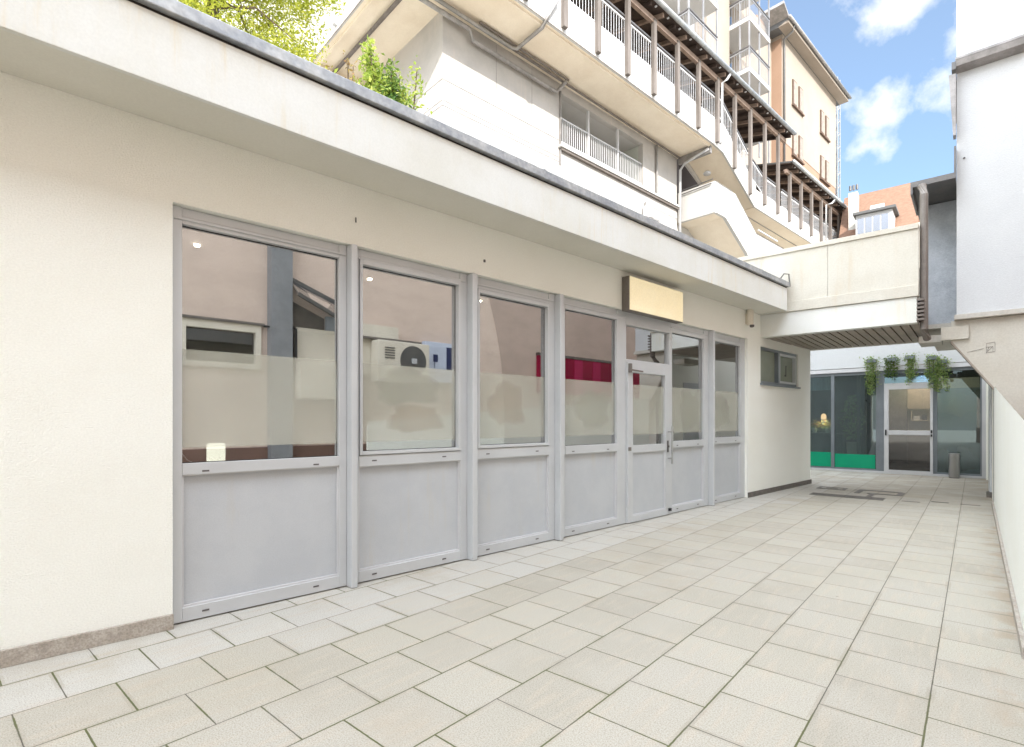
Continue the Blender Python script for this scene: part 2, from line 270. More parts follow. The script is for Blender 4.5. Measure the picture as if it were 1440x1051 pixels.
# ---------------------------------------------------------------- mesh helpers
BASE = {}
class MB:
    def __init__(s): s.v = []; s.f = []
    def add(s, vs, fs):
        k = len(s.v); s.v += [Vector(v) for v in vs]; s.f += [tuple(i+k for i in f) for f in fs]; return s
    def box(s, x0, x1, y0, y1, z0, z1):
        x0, x1 = sorted((x0, x1)); y0, y1 = sorted((y0, y1)); z0, z1 = sorted((z0, z1))
        return s.add([(x,y,z) for z in (z0,z1) for x,y in ((x0,y0),(x1,y0),(x1,y1),(x0,y1))],
                     [(3,2,1,0),(4,5,6,7),(0,1,5,4),(1,2,6,5),(2,3,7,6),(3,0,4,7)])
    def prism(s, poly, axis, a, b):
        """poly of 2-D points extruded along axis 'x' (poly=y,z), 'y' (poly=x,z) or 'z' (poly=x,y)"""
        n = len(poly)
        def P(p, t): return {'x': (t, p[0], p[1]), 'y': (p[0], t, p[1]), 'z': (p[0], p[1], t)}[axis]
        return s.add([P(p, a) for p in poly]+[P(p, b) for p in poly], [tuple(range(n))[::-1], tuple(range(n, 2*n))]+[(i, (i+1)%n, n+(i+1)%n, n+i) for i in range(n)])
    def tube(s, pts, r, n=8, r2=None):
        pts = [Vector(p) for p in pts]; k0 = len(s.v); m = len(pts)
        for i, p in enumerate(pts):
            t = (pts[min(i+1, m-1)]-pts[max(i-1, 0)]).normalized()
            a = t.cross(Vector((0,0,1))) if abs(t.z) < .95 else t.cross(Vector((1,0,0)))
            a.normalize(); b = t.cross(a)
            rr = r if r2 is None else r+(r2-r)*i/(m-1)
            for j in range(n):
                q = 2*math.pi*j/n; s.v.append(p+a*math.cos(q)*rr+b*math.sin(q)*rr)
        for i in range(m-1):
            for j in range(n):
                s.f.append((k0+i*n+j, k0+i*n+(j+1)%n, k0+(i+1)*n+(j+1)%n, k0+(i+1)*n+j))
        s.f.append(tuple(k0+j for j in range(n))[::-1]); s.f.append(tuple(k0+(m-1)*n+j for j in range(n))); return s
    def lathe(s, c, prof, n=24):
        c = Vector(c); k0 = len(s.v); m = len(prof)
        for r, z in prof:
            for j in range(n): q = 2*math.pi*j/n; s.v.append(c+Vector((r*math.cos(q), r*math.sin(q), z)))
        for i in range(m-1):
            for j in range(n): s.f.append((k0+i*n+j, k0+i*n+(j+1)%n, k0+(i+1)*n+(j+1)%n, k0+(i+1)*n+j))
        s.f.append(tuple(k0+j for j in range(n))[::-1]); s.f.append(tuple(k0+(m-1)*n+j for j in range(n))); return s
    def beam(s, p, q, wx, wz):
        """rectangular bar from p to q; wx horizontal width, wz the other"""
        p, q = Vector(p), Vector(q); t = (q-p).normalized()
        a = t.cross(Vector((0,0,1))); a = a.normalized() if a.length > 1e-4 else Vector((1,0,0)); b = a.cross(t)
        vs = [c+a*i*wx/2+b*j*wz/2 for c in (p, q) for i, j in ((-1,-1),(1,-1),(1,1),(-1,1))]
        return s.add(vs, [(3,2,1,0),(4,5,6,7),(0,1,5,4),(1,2,6,5),(2,3,7,6),(3,0,4,7)])
    def leaf(s, c, size, up=.3):
        a = Vector((random.gauss(0,1), random.gauss(0,1), random.gauss(0,1)*.7)).normalized()
        b = a.cross(Vector((random.gauss(0,1), random.gauss(0,1), random.gauss(0,1)))).normalized()
        c = Vector(c); L = size*random.uniform(.6, 1.3); w = L*.42
        nn = a.cross(b)*w*.25
        return s.add([c-a*L/2, c+b*w/2+nn, c+a*L/2, c-b*w/2+nn], [(0,1,2,3)])
    def build(s, name, mat, parent=None, fr='W', bevel=0, smooth=False, root=None):
        base = Vector((0,0,0))
        if parent is not None:
            rt = parent
            while rt.parent is not None: rt = rt.parent
            base = BASE[rt.name]
        elif root is not None: base = Vector(root)
        me = bpy.data.meshes.new(name); me.from_pydata([v-base for v in s.v], [], s.f)
        bm = bmesh.new(); bm.from_mesh(me); bmesh.ops.recalc_face_normals(bm, faces=bm.faces)
        if bevel: bmesh.ops.bevel(bm, geom=bm.edges[:], offset=bevel, segments=2, affect='EDGES', profile=.5)
        bm.to_mesh(me); bm.free()
        me.materials.append(M[mat] if isinstance(mat, str) else mat)
        if smooth:
            me.polygons.foreach_set('use_smooth', [True]*len(me.polygons))
        o = bpy.data.objects.new(name, me); C.objects.link(o)
        if parent is not None: o.parent = parent
        else:
            o.location = world(fr, *base); o.rotation_euler = (0, 0, ROT[fr]); BASE[o.name] = base
        return o
def tag(o, label=None, cat=None, group=None, kind=None):
    if label: o['label'] = label
    if cat: o['category'] = cat
    if group: o['group'] = group
    if kind: o['kind'] = kind
    return o
def thing(name, label, cat, fr, base, group=None):
    o = bpy.data.objects.new(name, None); C.objects.link(o); o.empty_display_size = .2
    o.location = world(fr, *base); o.rotation_euler = (0, 0, ROT[fr]); BASE[o.name] = Vector(base)
    return tag(o, label, cat, group)
def B(*a): return MB().box(*a)

# ================================================================ GROUND
g = MB().add([(-60,-60,0),(140,-60,0),(140,140,0),(-60,140,0)], [(0,1,2,3)]).build('pavement', 'paving', fr='P'); tag(g, kind='structure')

# ================================================================ THE LOW SHOP BUILDING (frame F)
shop = thing('shop_building', 'low cream rendered shop building with a long grey aluminium glazed front and white roof fascia', 'building', 'F', (0.7,4.17,0))
def F_(mb, name, mat, par=shop, **k): return mb.build(name, mat, par, **k)
# walls (outer face d = 4.17, openings left free)
wl = MB()
wl.box(-9, .735, 4.17, 4.42, 0.0, 3.6)            # left wall
wl.box(.735, 9.61, 4.17, 4.42, 2.868, 3.6)        # above glazing
wl.box(9.61, 10.17, 4.17, 4.42, 0, 3.6)
wl.box(10.17, 12.07, 4.17, 4.42, 0, 2.09); wl.box(10.17, 12.07, 4.17, 4.42, 2.79, 3.6)
wl.box(12.07, 12.8, 4.17, 4.42, 0, 3.6)
F_(wl, 'wall', 'stucco')
F_(MB().box(12.55, 12.8, 4.42, 12, 0, 2.93), 'end_wall', 'stucco')
F_(MB().box(-9, .737, 4.145, 4.169, 0, .10), 'plinth', 'plinth', bevel=.003)
F_(MB().box(9.612, 12.82, 4.15, 4.169, 0, .09), 'plinth', 'plinthdark')
F_(MB().box(12.801, 12.82, 4.169, 12, 0, .09), 'plinth', 'plinthdark')
F_(MB().box(-9, 10.05, 3.70, 4.168, 3.372, 3.40), 'soffit', 'soffit')
F_(MB().box(-9, 10.08, 3.665, 3.698, 3.36, 3.765), 'fascia', 'fascia', bevel=.004)
F_(MB().box(10.051, 10.08, 3.70, 4.4, 3.36, 3.765), 'fascia', 'fascia')
F_(MB().box(-9, 10.06, 3.72, 11, 3.62, 3.75), 'roof', 'concrete2')
F_(MB().box(-9, 10.085, 3.675, 3.80, 3.766, 3.785), 'shadow_gap', 'darkgap')
for a, b in ((-9,-1.2),(-1.197,3.78),(3.783,8.93),(8.933,10.11)):
    F_(MB().box(a, b, 3.63, 3.90, 3.785, 3.87), 'coping', 'zinc', bevel=.006)
F_(MB().box(3.765, 3.80, 3.626, 3.905, 3.783, 3.874), 'coping_joint', 'zinc'); F_(MB().box(8.915, 8.95, 3.626, 3.905, 3.783, 3.874), 'coping_joint', 'zinc')
F_(MB().tube([(9.9,3.75,3.87),(10.02,3.70,4.02),(10.14,3.66,4.03),(10.14,3.64,3.80)], .012), 'bracket', 'darkmetal')
# interior room, seen through the glass
F_(MB().box(.2, 9.7, 9.6, 9.7, 0, 3.0), 'room_wall', 'room')
F_(MB().box(.1, .2, 4.42, 9.7, 0, 3.0), 'room_side_wall', 'room'); F_(MB().box(9.7, 9.8, 4.42, 9.7, 0, 3.0), 'room_side_wall', 'room')
F_(MB().box(.2, 9.7, 4.42, 9.6, 3.0, 3.05), 'room_ceiling', 'room')
F_(MB().box(.2, 9.7, 4.42, 9.6, .005, .02), 'room_floor', 'roomfloor')
for i, (u, z) in enumerate(((1.159,0),(2.874,0),(4.477,0),(6.1,0),(7.8,0))):
    F_(MB().lathe((u, 5.5, 2.985), [(.001,0),(.022,0),(.022,.012),(.001,.012)], 16), 'downlight', 'spot')
F_(MB().box(.74, 9.6, 4.45, 4.75, .98, 1.02), 'inner_sill', 'roomfloor')
# glazing
DG = 4.22
def ring(mb, u0, u1, z0, z1, wl_, wr, wb, wt, d0, d1):
    mb.box(u0, u0+wl_, d0, d1, z0, z1); mb.box(u1-wr, u1, d0, d1, z0, z1)
    mb.box(u0+wl_, u1-wr, d0, d1, z0, z0+wb); mb.box(u0+wl_, u1-wr, d0, d1, z1-wt, z1)
def window(u0, u1, gl, gr, gz0, gz1, label, blobs=(), sash=False, rail=(1.0,1.10)):
    mb = MB()
    # outer frame: jambs, head (stepped), mid rail, bottom rail
    jl0 = gl-.03 if sash else gl; jr0 = gr+.03 if sash else gr
    mb.box(u0, jl0, DG, DG+.09, 0.01, 2.865); mb.box(jr0, u1, DG, DG+.09, 0.01, 2.865)
    mb.box(jl0, jr0, DG, DG+.09, gz1 + (.045 if sash else 0), 2.80); mb.box(jl0, jr0, DG+.012, DG+.09, 2.803, 2.865)
    mb.box(u0+.012, u1-.012, DG-.012, DG-.0005, 2.775, 2.79)
    mb.box(jl0, jr0, DG-.004, DG+.09, rail[0], rail[1] if not sash else gz0-.035)
    mb.box(jl0, jr0, DG, DG+.09, .01, .105)
    w = F_(mb, 'window', 'frame', bevel=.003)
    tag(w, label)
    if sash:
        s = MB(); ring(s, gl-.027, gr+.027, gz0-.03, gz1+.04, .027, .027, .03, .04, DG-.014, DG+.05); s.build('sash', 'frame', w, bevel=.003)
        s = MB(); ring(s, gl-.03, gr+.03, gz0-.033, gz1+.045, .003, .003, .003, .005, DG+.003, DG+.03); s.build('gasket', 'black', w)
    MB().box(jl0+.002, jr0-.002, DG+.035, DG+.05, .103, rail[0]+.002).build('infill_panel', 'panel', w)
    bd = MB(); ring(bd, jl0, jr0, .105, rail[0], .012, .012, .014, .010, DG+.012, DG+.034); bd.build('glazing_bead', 'whitemetal', w)
    bd = MB(); ring(bd, gl, gr, gz0, gz1, .004, .004, .005, .006, DG+.0415, DG+.0447); bd.build('gasket', 'black', w)
    MB().box(gl, gr, DG+.045, DG+.051, gz0, gz1).build('glass_pane', 'glass', w)
    f = MB().box(gl+.002, gr-.002, DG+.0425, DG+.0435, 1.208, 1.895).build('frosted_film', 'film', w)
    k = 0
    for (bu, bz, ru, rz, mt) in blobs:
        n = 40; k += 1; vs = []
        for j in range(n):
            q = 2*math.pi*j/n; rr = 1+.10*math.sin(3*q+bu)+.07*math.sin(5*q+bz*7)+.04*math.sin(9*q)
            u = min(max(bu+ru*rr*math.copysign(abs(math.cos(q))**.75, math.cos(q)), gl+.004), gr-.004); vs.append((u, bz+rz*rr*math.copysign(abs(math.sin(q))**.75, math.sin(q))))
        for q_ in range(4):
            sc_ = 1-.06*q_; n_ = len(vs); MB().add([(bu+(a_-bu)*sc_, DG+.0412-.0006*q_, bz+(b_-bz)*sc_) for a_, b_ in vs], [tuple(range(n_))]).build('sticker' if q_ == 0 else 'sticker_layer', mt, w)
    # drainage slots
    for zz in (.06, (rail[0]+min(rail[1], gz0-.035))/2):
        sl = MB()
        for uu in (jl0+.12, jr0-.22): sl.box(uu, uu+.045, DG-.0055, DG-.003, zz-.006, zz+.006)
        sl.build('drain_slot', 'slot', w)
    return w
window(.742, 1.994, .80, 1.93, 1.10, 2.75, 'widest left window pane with rail and grey lower panel', rail=(1.02,1.10))
window(2.052, 3.268, 2.135, 3.155, 1.13, 2.735, 'opening sash window second from left', [(2.62,1.70,.34,.17,'blob'),(2.70,1.41,.30,.13,'blobtan')], True)
window(3.337, 4.557, 3.425, 4.43, 1.14, 2.70, 'opening sash window third from left with tan sticker', [(3.85,1.57,.26,.24,'blobtan')], True)
window(4.619, 5.955, 4.74, 5.765, 1.09, 2.728, 'fixed window left of the door with a greenish sticker', [(5.32,1.54,.36,.24,'blob')], rail=(.99,1.09))
window(7.085, 8.252, 7.135, 8.10, 1.085, 2.712, 'fixed window right of the door', [(7.72,1.55,.30,.33,'blob')], rail=(.985,1.085))
window(8.312, 9.608, 8.36, 9.43, 1.11, 2.722, 'last window beside the end of the glazing', [(8.78,1.55,.32,.28,'blob')], rail=(1.0,1.11))
for a, b in ((1.996,2.05),(3.27,3.335),(4.559,4.617),(8.254,8.31)):
    F_(MB().box(a, b, 4.132, 4.31, 0.004, 2.862), 'mullion', 'frame', bevel=.006)
# small end window of the shop
w = F_(MB(), 'window', 'frame') if False else None
mb = MB(); ring(mb, 10.172, 12.068, 2.092, 2.788, .05, .05, .05, .05, 4.20, 4.27); mb.box(11.05, 11.13, 4.19, 4.26, 2.142, 2.738)
w = F_(mb, 'window', 'shopframe', bevel=.002); tag(w, 'small two-pane grey window high on the end wall')
mb = MB(); ring(mb, 11.131, 12.017, 2.143, 2.737, .035, .035, .04, .04, 4.192, 4.255); mb.build('sash', 'frame', w)
MB().box(10.222, 12.018, 4.262, 4.268, 2.142, 2.738).build('glass_pane', 'glass', w)
MB().box(10.222, 12.018, 4.2595, 4.2605, 2.142, 2.738).build('frosted_film', film_mat('green_film', (.50,.54,.45), .5), w)
MB().box(11.62, 11.66, 4.256, 4.259, 2.30, 2.50).box(11.57, 11.62, 4.256, 4.259, 2.30, 2.335).box(11.62,11.67,4.256,4.259,2.501,2.525).build('number_mark', 'black', w)
MB().box(10.14, 12.10, 4.13, 4.20, 2.06, 2.092).build('sill', 'shopframe', w)
# door
door = F_(MB().box(5.957, 5.972, DG, DG+.09, .01, 2.865).box(5.972, 7.083, DG, DG+.09, 2.69, 2.865).box(7.06, 7.083, DG, DG+.09, .01, 2.69).box(5.972, 7.06, DG, DG+.09, 2.19, 2.225), 'door_frame', 'frame', bevel=.002)
MB().box(5.972, 7.06, DG+.045, DG+.051, 2.225, 2.69).build('transom_pane', 'glass', door)
lf = MB(); lf.box(5.965, 6.085, DG-.03, DG+.03, .012, 2.185); lf.box(6.90, 7.05, DG-.03, DG+.03, .012, 2.185)
lf.box(6.085, 6.90, DG-.03, DG+.03, .012, .10); lf.box(6.085, 6.90, DG-.03, DG+.03, .955, 1.055); lf.box(6.085, 6.90, DG-.03, DG+.03, 2.05, 2.185)
door2 = F_(lf, 'door', 'frame', bevel=.003)
MB().box(6.085, 6.90, DG+.004, DG+.01, 1.055, 2.05).build('glass_pane', 'glass', door2)
MB().box(6.087, 6.898, DG+.0015, DG+.0025, 1.20, 1.885).build('frosted_film', 'film', door2)
MB().box(6.085, 6.90, DG-.004, DG+.01, .10, .955).build('infill_panel', 'panel', door2)
bd = MB(); ring(bd, 6.085, 6.90, .10, .955, .01, .01, .012, .008, DG-.022, DG-.005); bd.build('glazing_bead', 'whitemetal', door2)
MB().tube([(6.97,DG-.10,.76),(6.97,DG-.10,1.31)], .014, 12).tube([(6.97,DG-.03,.84),(6.97,DG-.10,.84)], .01).tube([(6.97,DG-.03,1.23),(6.97,DG-.10,1.23)], .01).build('handle', 'steel', door2)
MB().box(6.94, 6.965, DG-.045, DG-.031, .93, 1.10).box(6.95,6.96,DG-.06,DG-.045,1.0,1.03).build('lock_plate', 'darkmetal', door2)
MB().box(5.975, 6.01, DG-.07, DG-.031, 2.04, 2.16).beam((6.0,DG-.06,2.075),(6.25,DG-.075,2.065),.02,.02).build('door_closer', 'brownmetal', door2)
for z in (.25, 1.78): MB().tube([(5.962,DG-.04,z),(5.962,DG-.04,z+.13)], .013).build('hinge', 'whitemetal', door2)
MB().box(5.975,6.04,DG-.036,DG-.031,.985,1.035).build('label_plate', 'brownmetal', door2)
MB().lathe((7.0, DG-.045, .085), [(.001,-.02),(.025,-.02),(.025,.02),(.001,.02)], 12).build('floor_bolt', 'black', door2)
MB().box(6.05,6.95,DG+.02,DG+.08,.0,.011).build('threshold','steel',door2)
# anchors on the wall
F_(MB().lathe((3.45,4.165,3.02),[(.001,-.012),(.012,-.012),(.012,.012),(.001,.012)],10).lathe((2.05,4.166,3.08),[(.001,-.02),(.006,-.02),(.006,.02),(.001,.02)],8), 'wall_plug', 'slot')

# things on and near the shop front
sg = thing('light_box_sign', 'blank pale yellow light box sign above the glazed door', 'sign', 'F', (5.8,4.06,2.83))
MB().box(5.80,7.15,4.055,4.169,2.835,3.285).build('box_casing', 'brownmetal', sg, bevel=.004)
fc = MB().box(5.812,7.138,4.045,4.0545,2.845,3.278).build('sign_face', 'signface', sg)
nm = M['signface'].node_tree; p_ = [n for n in nm.nodes if n.type == 'BSDF_PRINCIPLED'][0]; p_.inputs['Emission Color'].default_value = (1,.83,.50,1); p_.inputs['Emission Strength'].default_value = .12
tb = thing('security_light', 'small cream tube shaped wall light with a sensor under the roof soffit', 'wall light', 'F', (9.55,4.1,3.0))
MB().lathe((9.55,4.10,3.10), [(.001,0),(.055,.0),(.058,.02),(.058,.25),(.05,.27)], 20).build('housing', 'creampaint', tb, smooth=False)
MB().box(9.52,9.58,4.12,4.169,3.12,3.30).build('mount', 'creampaint', tb)
MB().lathe((9.56,4.07,3.05), [(.001,0),(.035,.01),(.04,.04),(.03,.052)], 14).build('sensor', 'slot', tb)
lm = thing('table_lamp', 'small glowing cylinder lamp standing behind the widest left window', 'lamp', 'F', (1.1,4.6,1.02))
MB().lathe((1.10,4.60,1.02), [(.062,0),(.064,.01),(.064,.19),(.06,.2)], 28).build('shade', 'lamp', lm, smooth=True)
MB().lathe((1.10,4.60,1.018), [(.001,0),(.066,0),(.066,.004)], 28).build('base', 'whitemetal', lm)
tag(MB().tube([(.80,4.55,1.38),(.83,4.56,1.2),(.9,4.57,1.1),(.99,4.58,1.05),(1.03,4.6,1.03)], .004, 6).build('lamp_cable', 'whitemetal', fr='F', root=(.8,4.55,1.03)), 'thin white cable hanging down beside the glowing cylinder lamp', 'cable')
rk = thing('brochure_stand', 'dark stand with white edge behind the clear strip of the window left of the door', 'stand', 'F', (5.0,4.9,0))
MB().box(4.85,5.5,4.9,5.2,.02,1.2).build('cabinet', 'black', rk, bevel=.01); MB().box(5.52,5.56,4.9,5.2,.02,1.2).build('side_panel', 'whitemetal', rk)
MB().box(4.9,5.45,4.893,4.899,.3,1.1).build('drawer_front','darkmetal',rk)

# ================================================================ FOOTBRIDGE OVER THE PASSAGE (frame P)
br = thing('footbridge', 'stained concrete footbridge with slatted underside spanning the passage', 'bridge', 'P', (-2,10.56,2.94))
def P_(mb, name, mat, par, **k): return mb.build(name, mat, par, **k)
for a, b in ((-4.6,-3.02),(-3.015,-1.93),(-1.925,-.67)):
    P_(MB().box(a, b, 10.56, 10.72, 3.55, 4.44), 'parapet', 'concrete', br)
P_(MB().box(-4.6,-.67,10.535,10.745,4.441,4.52), 'parapet_cap', 'concrete', br, bevel=.004)
P_(MB().box(-4.6,-.67,10.53,10.72,3.365,3.545), 'ledge', 'concrete', br, bevel=.004)
P_(MB().box(-4.6,-.69,10.56,10.75,2.95,3.36), 'beam', 'fascia', br)
P_(MB().box(-4.6,-.67,13.2,13.36,2.95,4.4), 'back_parapet', 'concrete', br)
P_(MB().box(-4.6,-.67,10.75,13.2,3.1,3.36), 'deck', 'darkgap', br)
w0 = -3.35
while w0 < -.74:
    P_(MB().box(w0, w0+.105, 10.75, 13.34, 2.952, 3.0), 'soffit_slat', 'slat', br); w0 += .128
for k in range(6):
    P_(MB().box(-.695,-.60,10.545,10.62,2.98+k*.062,3.012+k*.062), 'vent_slat', 'postbrown', br)

# ================================================================ RIGHT HAND BUILDING (frame P)
rb = thing('roughcast_building', 'tall white roughcast building with grey cornice and sloping concrete bracket over the passage', 'building', 'P', (.2,11.5,0))
P_(MB().box(-0.228,0.6,11.52,13.44,3.152,7.064), 'wall', 'whitewall', rb)
P_(MB().box(-0.228,0.6,11.52,13.44,7.28,12.92), 'upper_wall', 'whitewall', rb)
P_(MB().box(-0.222,0.6,11.532,13.32,7.064,7.28), 'wall_band', 'whitewall', rb)
P_(MB().prism([(11.52,7.286),(11.328,7.304),(11.328,7.34),(11.52,7.328)],'x',-0.24,0.612).prism([(11.52,7.16),(11.352,7.208),(11.328,7.298),(11.52,7.28)],'x',-0.24,0.612), 'cornice', 'greymetal', rb)
P_(MB().box(-0.288,-0.234,11.328,13.44,7.16,7.28), 'gutter_return', 'darkmetal', rb)
P_(MB().prism([(-0.324,7.088),(-0.234,7.088),(-0.234,6.08),(-0.27,6.08)],'y',11.34,11.52), 'rain_head', 'greymetal', rb)
P_(MB().box(-0.258,0.6,11.46,11.64,3.068,3.146), 'ledge', 'concrete2', rb, bevel=.004)
P_(MB().prism([(-0.3,2.72),(-0.3,3.062),(0.6,3.062),(0.6,1.364)],'y',11.58,11.82), 'bracket', 'concrete', rb)
P_(MB().beam((-0.3,11.694,2.714),(0.6,11.694,1.3568),.25,.024), 'bracket_edge', 'slat', rb)
P_(MB().box(-0.432,-0.072,11.52,11.5788,2.744,2.96), 'bracket_head', 'concrete', rb, bevel=.004)
P_(MB().box(-0.744,-0.432,11.7,12.36,2.744,2.864), 'bracket_head', 'concrete2', rb, bevel=.004)
P_(MB().box(-.66,-.24,11.88,15.8,3.005,3.08), 'underside', 'concrete2', rb)
# faint incised mark on the bracket
mk = MB()
for (x0,z0,x1,z1) in ((0.1416,2.486,0.1416,2.648),(0.1416,2.648,0.246,2.66),(0.246,2.66,0.246,2.504),(0.1416,2.4944,0.246,2.5064),(0.1416,2.582,0.222,2.5904),(0.222,2.5904,0.222,2.504),(0.1464,2.504,0.216,2.5856),(0.1536,2.528,0.174,2.582),(-0.096,2.522,0.108,2.5664),):
    mk.beam((x0,11.577,z0),(x1,11.577,z1),.004,.005)
P_(mk, 'incised_mark', 'grate', rb)
P_(MB().box(-0.69,-0.24,12.24,13.44,3.08,5.3), 'recessed_wall', 'greywall', rb)
P_(MB().box(-0.816,-0.2304,11.136,13.44,5.306,5.396), 'canopy', 'darkmetal', rb)
P_(MB().box(-0.816,-0.786,11.136,12.36,5.192,5.3048), 'canopy_side', 'darkmetal', rb)
P_(MB().box(-0.258,-0.2304,11.34,11.544,5.408,5.9), 'flashing', 'darkmetal', rb)
P_(MB().tube([(-.68,11.2,5.3),(-.63,10.75,5.15),(-.61,10.70,5.0),(-.61,10.70,2.85),(-.58,10.9,2.72)], .055, 12), 'downpipe', 'brownmetal', rb)
P_(MB().box(.235,.5,12.0,17,0,3.2), 'side_wall', 'stucco', rb)
P_(MB().box(.25,.75,11.93,11.999,0,3.0), 'end_wall', 'stucco', rb)
P_(MB().box(.205,.234,13.0,14.2,.02,2.4), 'side_door', 'frame', rb)
P_(MB().tube([(.262,11.86,.05),(.262,11.86,2.9)], .032, 10), 'downpipe', 'greymetal', rb)
P_(MB().box(.16,.235,12.9,13.1,0,.09), 'plinth', 'plinthdark', rb)
P_(MB().lathe((-.13,11.516,5.72),[(.001,0),(.014,0),(.014,.02),(.001,.02)],10), 'wall_plug', 'slot', rb)
lw = thing('low_wall', 'low cream rendered wall with grey base strip along the right edge of the paving', 'wall', 'P', (.23,4.4,0))
P_(MB().add([(.232,4.3,0),(.302,4.3,0),(.302,11.5,0),(.232,11.5,0),(.232,4.3,1.375),(.302,4.3,1.25),(.302,11.5,1.74),(.232,11.5,1.945)],[(3,2,1,0),(4,5,6,7),(0,1,5,4),(1,2,6,5),(2,3,7,6),(3,0,4,7)]), 'wall_body', 'stucco', lw)
P_(MB().box(.208,.231,4.3,11.8,0,.07), 'base_strip', 'plinth', lw)

# ================================================================ CAFE AT THE END OF THE PASSAGE (s = 17)
cf = thing('cafe_building', 'dark glazed cafe with white fascia and green base band across the passage end', 'building', 'P', (-1.7,17,0))
c_ = lambda mb, name, mat, par=cf, **k: mb.build(name, mat, par, **k)
c_(MB().box(-5.5,.6,16.97,17.35,2.82,3.9), 'fascia', 'whitewall')
c_(MB().box(-5.5,.6,16.94,16.969,2.70,2.80), 'fascia_edge', 'whitemetal')
c_(MB().box(-5.5,.2,16.95,17.25,0,.05), 'base_sill', 'whitemetal')
c_(MB().box(-5.5,.2,17.0,17.1,.05,.09), 'shop_rail', 'shopframe'); c_(MB().box(-5.5,.2,17.0,17.1,2.62,2.7), 'shop_rail', 'shopframe')
for a, b in ((-5.5,-5.42),(-4.3,-4.24),(-3.02,-2.94),(-1.98,-1.80),(-.845,-.71),(.10,.13)):
    c_(MB().box(a, b, 16.99, 17.09, .09, 2.62), 'shop_post', 'shopframe')
c_(MB().box(.13,.20,16.96,17.1,.05,2.7), 'corner_post', 'whitemetal'); c_(MB().box(.2,.235,16.6,17.1,0,2.8), 'corner_pier', 'stucco')
c_(MB().box(-5.4,-1.98,17.04,17.048,.09,2.62), 'shop_pane', 'shopglass'); c_(MB().box(-.71,.10,17.04,17.048,.09,2.62), 'shop_pane', 'shopglass')
c_(MB().box(-.71,.10,17.05,17.053,.09,2.19), 'shop_film', 'shopfilm')
c_(MB().box(-4.24,-3.02,17.028,17.036,.10,.50), 'green_band', 'green'); c_(MB().box(-2.94,-2.0,17.028,17.036,.10,.47), 'green_band', 'green'); c_(MB().box(-5.42,-4.3,17.028,17.036,.10,.5), 'green_band', 'green')
df = MB(); df.box(-1.80,-1.70,16.95,17.05,.05,2.36); df.box(-.845,-.79,16.95,17.05,.05,2.30) ; df.box(-1.70,-.845,16.95,17.05,2.20,2.36); df.box(-1.70,-.845,16.95,17.05,1.02,1.13); df.box(-1.70,-.845,16.95,17.05,.05,.10)
cd2 = c_(df, 'door', 'whitemetal', bevel=.003)
MB().box(-1.70,-.845,16.99,16.996,.10,1.02).build('glass_pane', glass_mat('door_glass_low', .05, (.28,.27,.26)), cd2); MB().box(-1.70,-.845,16.99,16.996,1.13,2.20).build('glass_pane', glass_mat('door_glass', .03, (.85,.85,.83)), cd2)
MB().box(-1.775,-1.745,16.92,16.949,1.0,1.15).box(-.835,-.80,16.92,16.949,.98,1.04).box(-.835,-.80,16.92,16.949,1.07,1.15).build('handle', 'black', cd2)
c_(MB().box(-1.80,-.845,17.04,17.048,2.36,2.62), 'transom_pane', glass_mat('transom_glass', .25, (.4,.5,.6), (.6,.75,.9)))
c_(MB().box(-4.2,-3.04,17.3,17.32,2.25,2.62),'window_blind',rough_mat('blue_white_blind',(.5,.58,.66),(.25,.33,.42),nscale=14,stretch=(1,1,.05)))
c_(MB().box(-2.5,-2.42,17.6,17.7,.02,2.9).box(-2.2,-2.14,18.4,18.5,.02,2.9),'inner_post','darkmetal')
# cafe interior
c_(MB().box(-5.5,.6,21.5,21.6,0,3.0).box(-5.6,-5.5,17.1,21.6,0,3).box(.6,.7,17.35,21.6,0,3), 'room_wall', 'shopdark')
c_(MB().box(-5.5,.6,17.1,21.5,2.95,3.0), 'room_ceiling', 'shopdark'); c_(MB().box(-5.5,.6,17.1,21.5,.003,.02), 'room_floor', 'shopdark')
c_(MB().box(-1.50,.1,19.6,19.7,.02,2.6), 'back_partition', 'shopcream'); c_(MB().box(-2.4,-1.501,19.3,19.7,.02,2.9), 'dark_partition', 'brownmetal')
cb = thing('wall_cabinet', 'brown stone-look wall cabinet seen through the cafe door', 'cabinet', 'P', (-1.1,19.3,1.0))
MB().box(-1.49,-.72,19.3,19.59,1.72,2.30).build('carcass', 'cabinet', cb, bevel=.004)
MB().box(-1.49,-.55,19.35,19.59,1.68,1.715).build('shelf', 'shopcream', cb); MB().box(-1.4,-.95,19.35,19.59,1.38,1.40).box(-1.4,-1.385,19.35,19.59,1.4,1.68).box(-.965,-.95,19.35,19.59,1.4,1.68).build('open_shelf', 'shopcream', cb)
MB().box(-1.13,-1.128,19.292,19.299,1.72,2.28).build('door_gap','slot',cb)
MB().box(-1.35,-1.2,19.4,19.55,1.4,1.52).build('crockery','whitemetal',cb); MB().box(-1.15,-1.05,19.4,19.55,1.4,1.55).build('coffee_tin','black',cb)
lw2 = bpy.data.lights.new('cafe_lamp_light','POINT'); lw2.energy = 14; lw2.color = (1,.82,.6); lw2.shadow_soft_size = .15
lo = bpy.data.objects.new('cafe_lamp_light', lw2); C.objects.link(lo); lo.location = world('P', -1.1, 18.6, 2.5)
ct = thing('cafe_counter', 'dark counter inside the cafe window left of the passage', 'counter', 'P', (-3.4,18,0))
MB().box(-4.6,-2.9,17.9,18.4,.02,.98).build('counter_body','shopdark',ct); MB().box(-4.65,-2.85,17.85,18.45,.98,1.02).build('counter_top','darkmetal',ct)
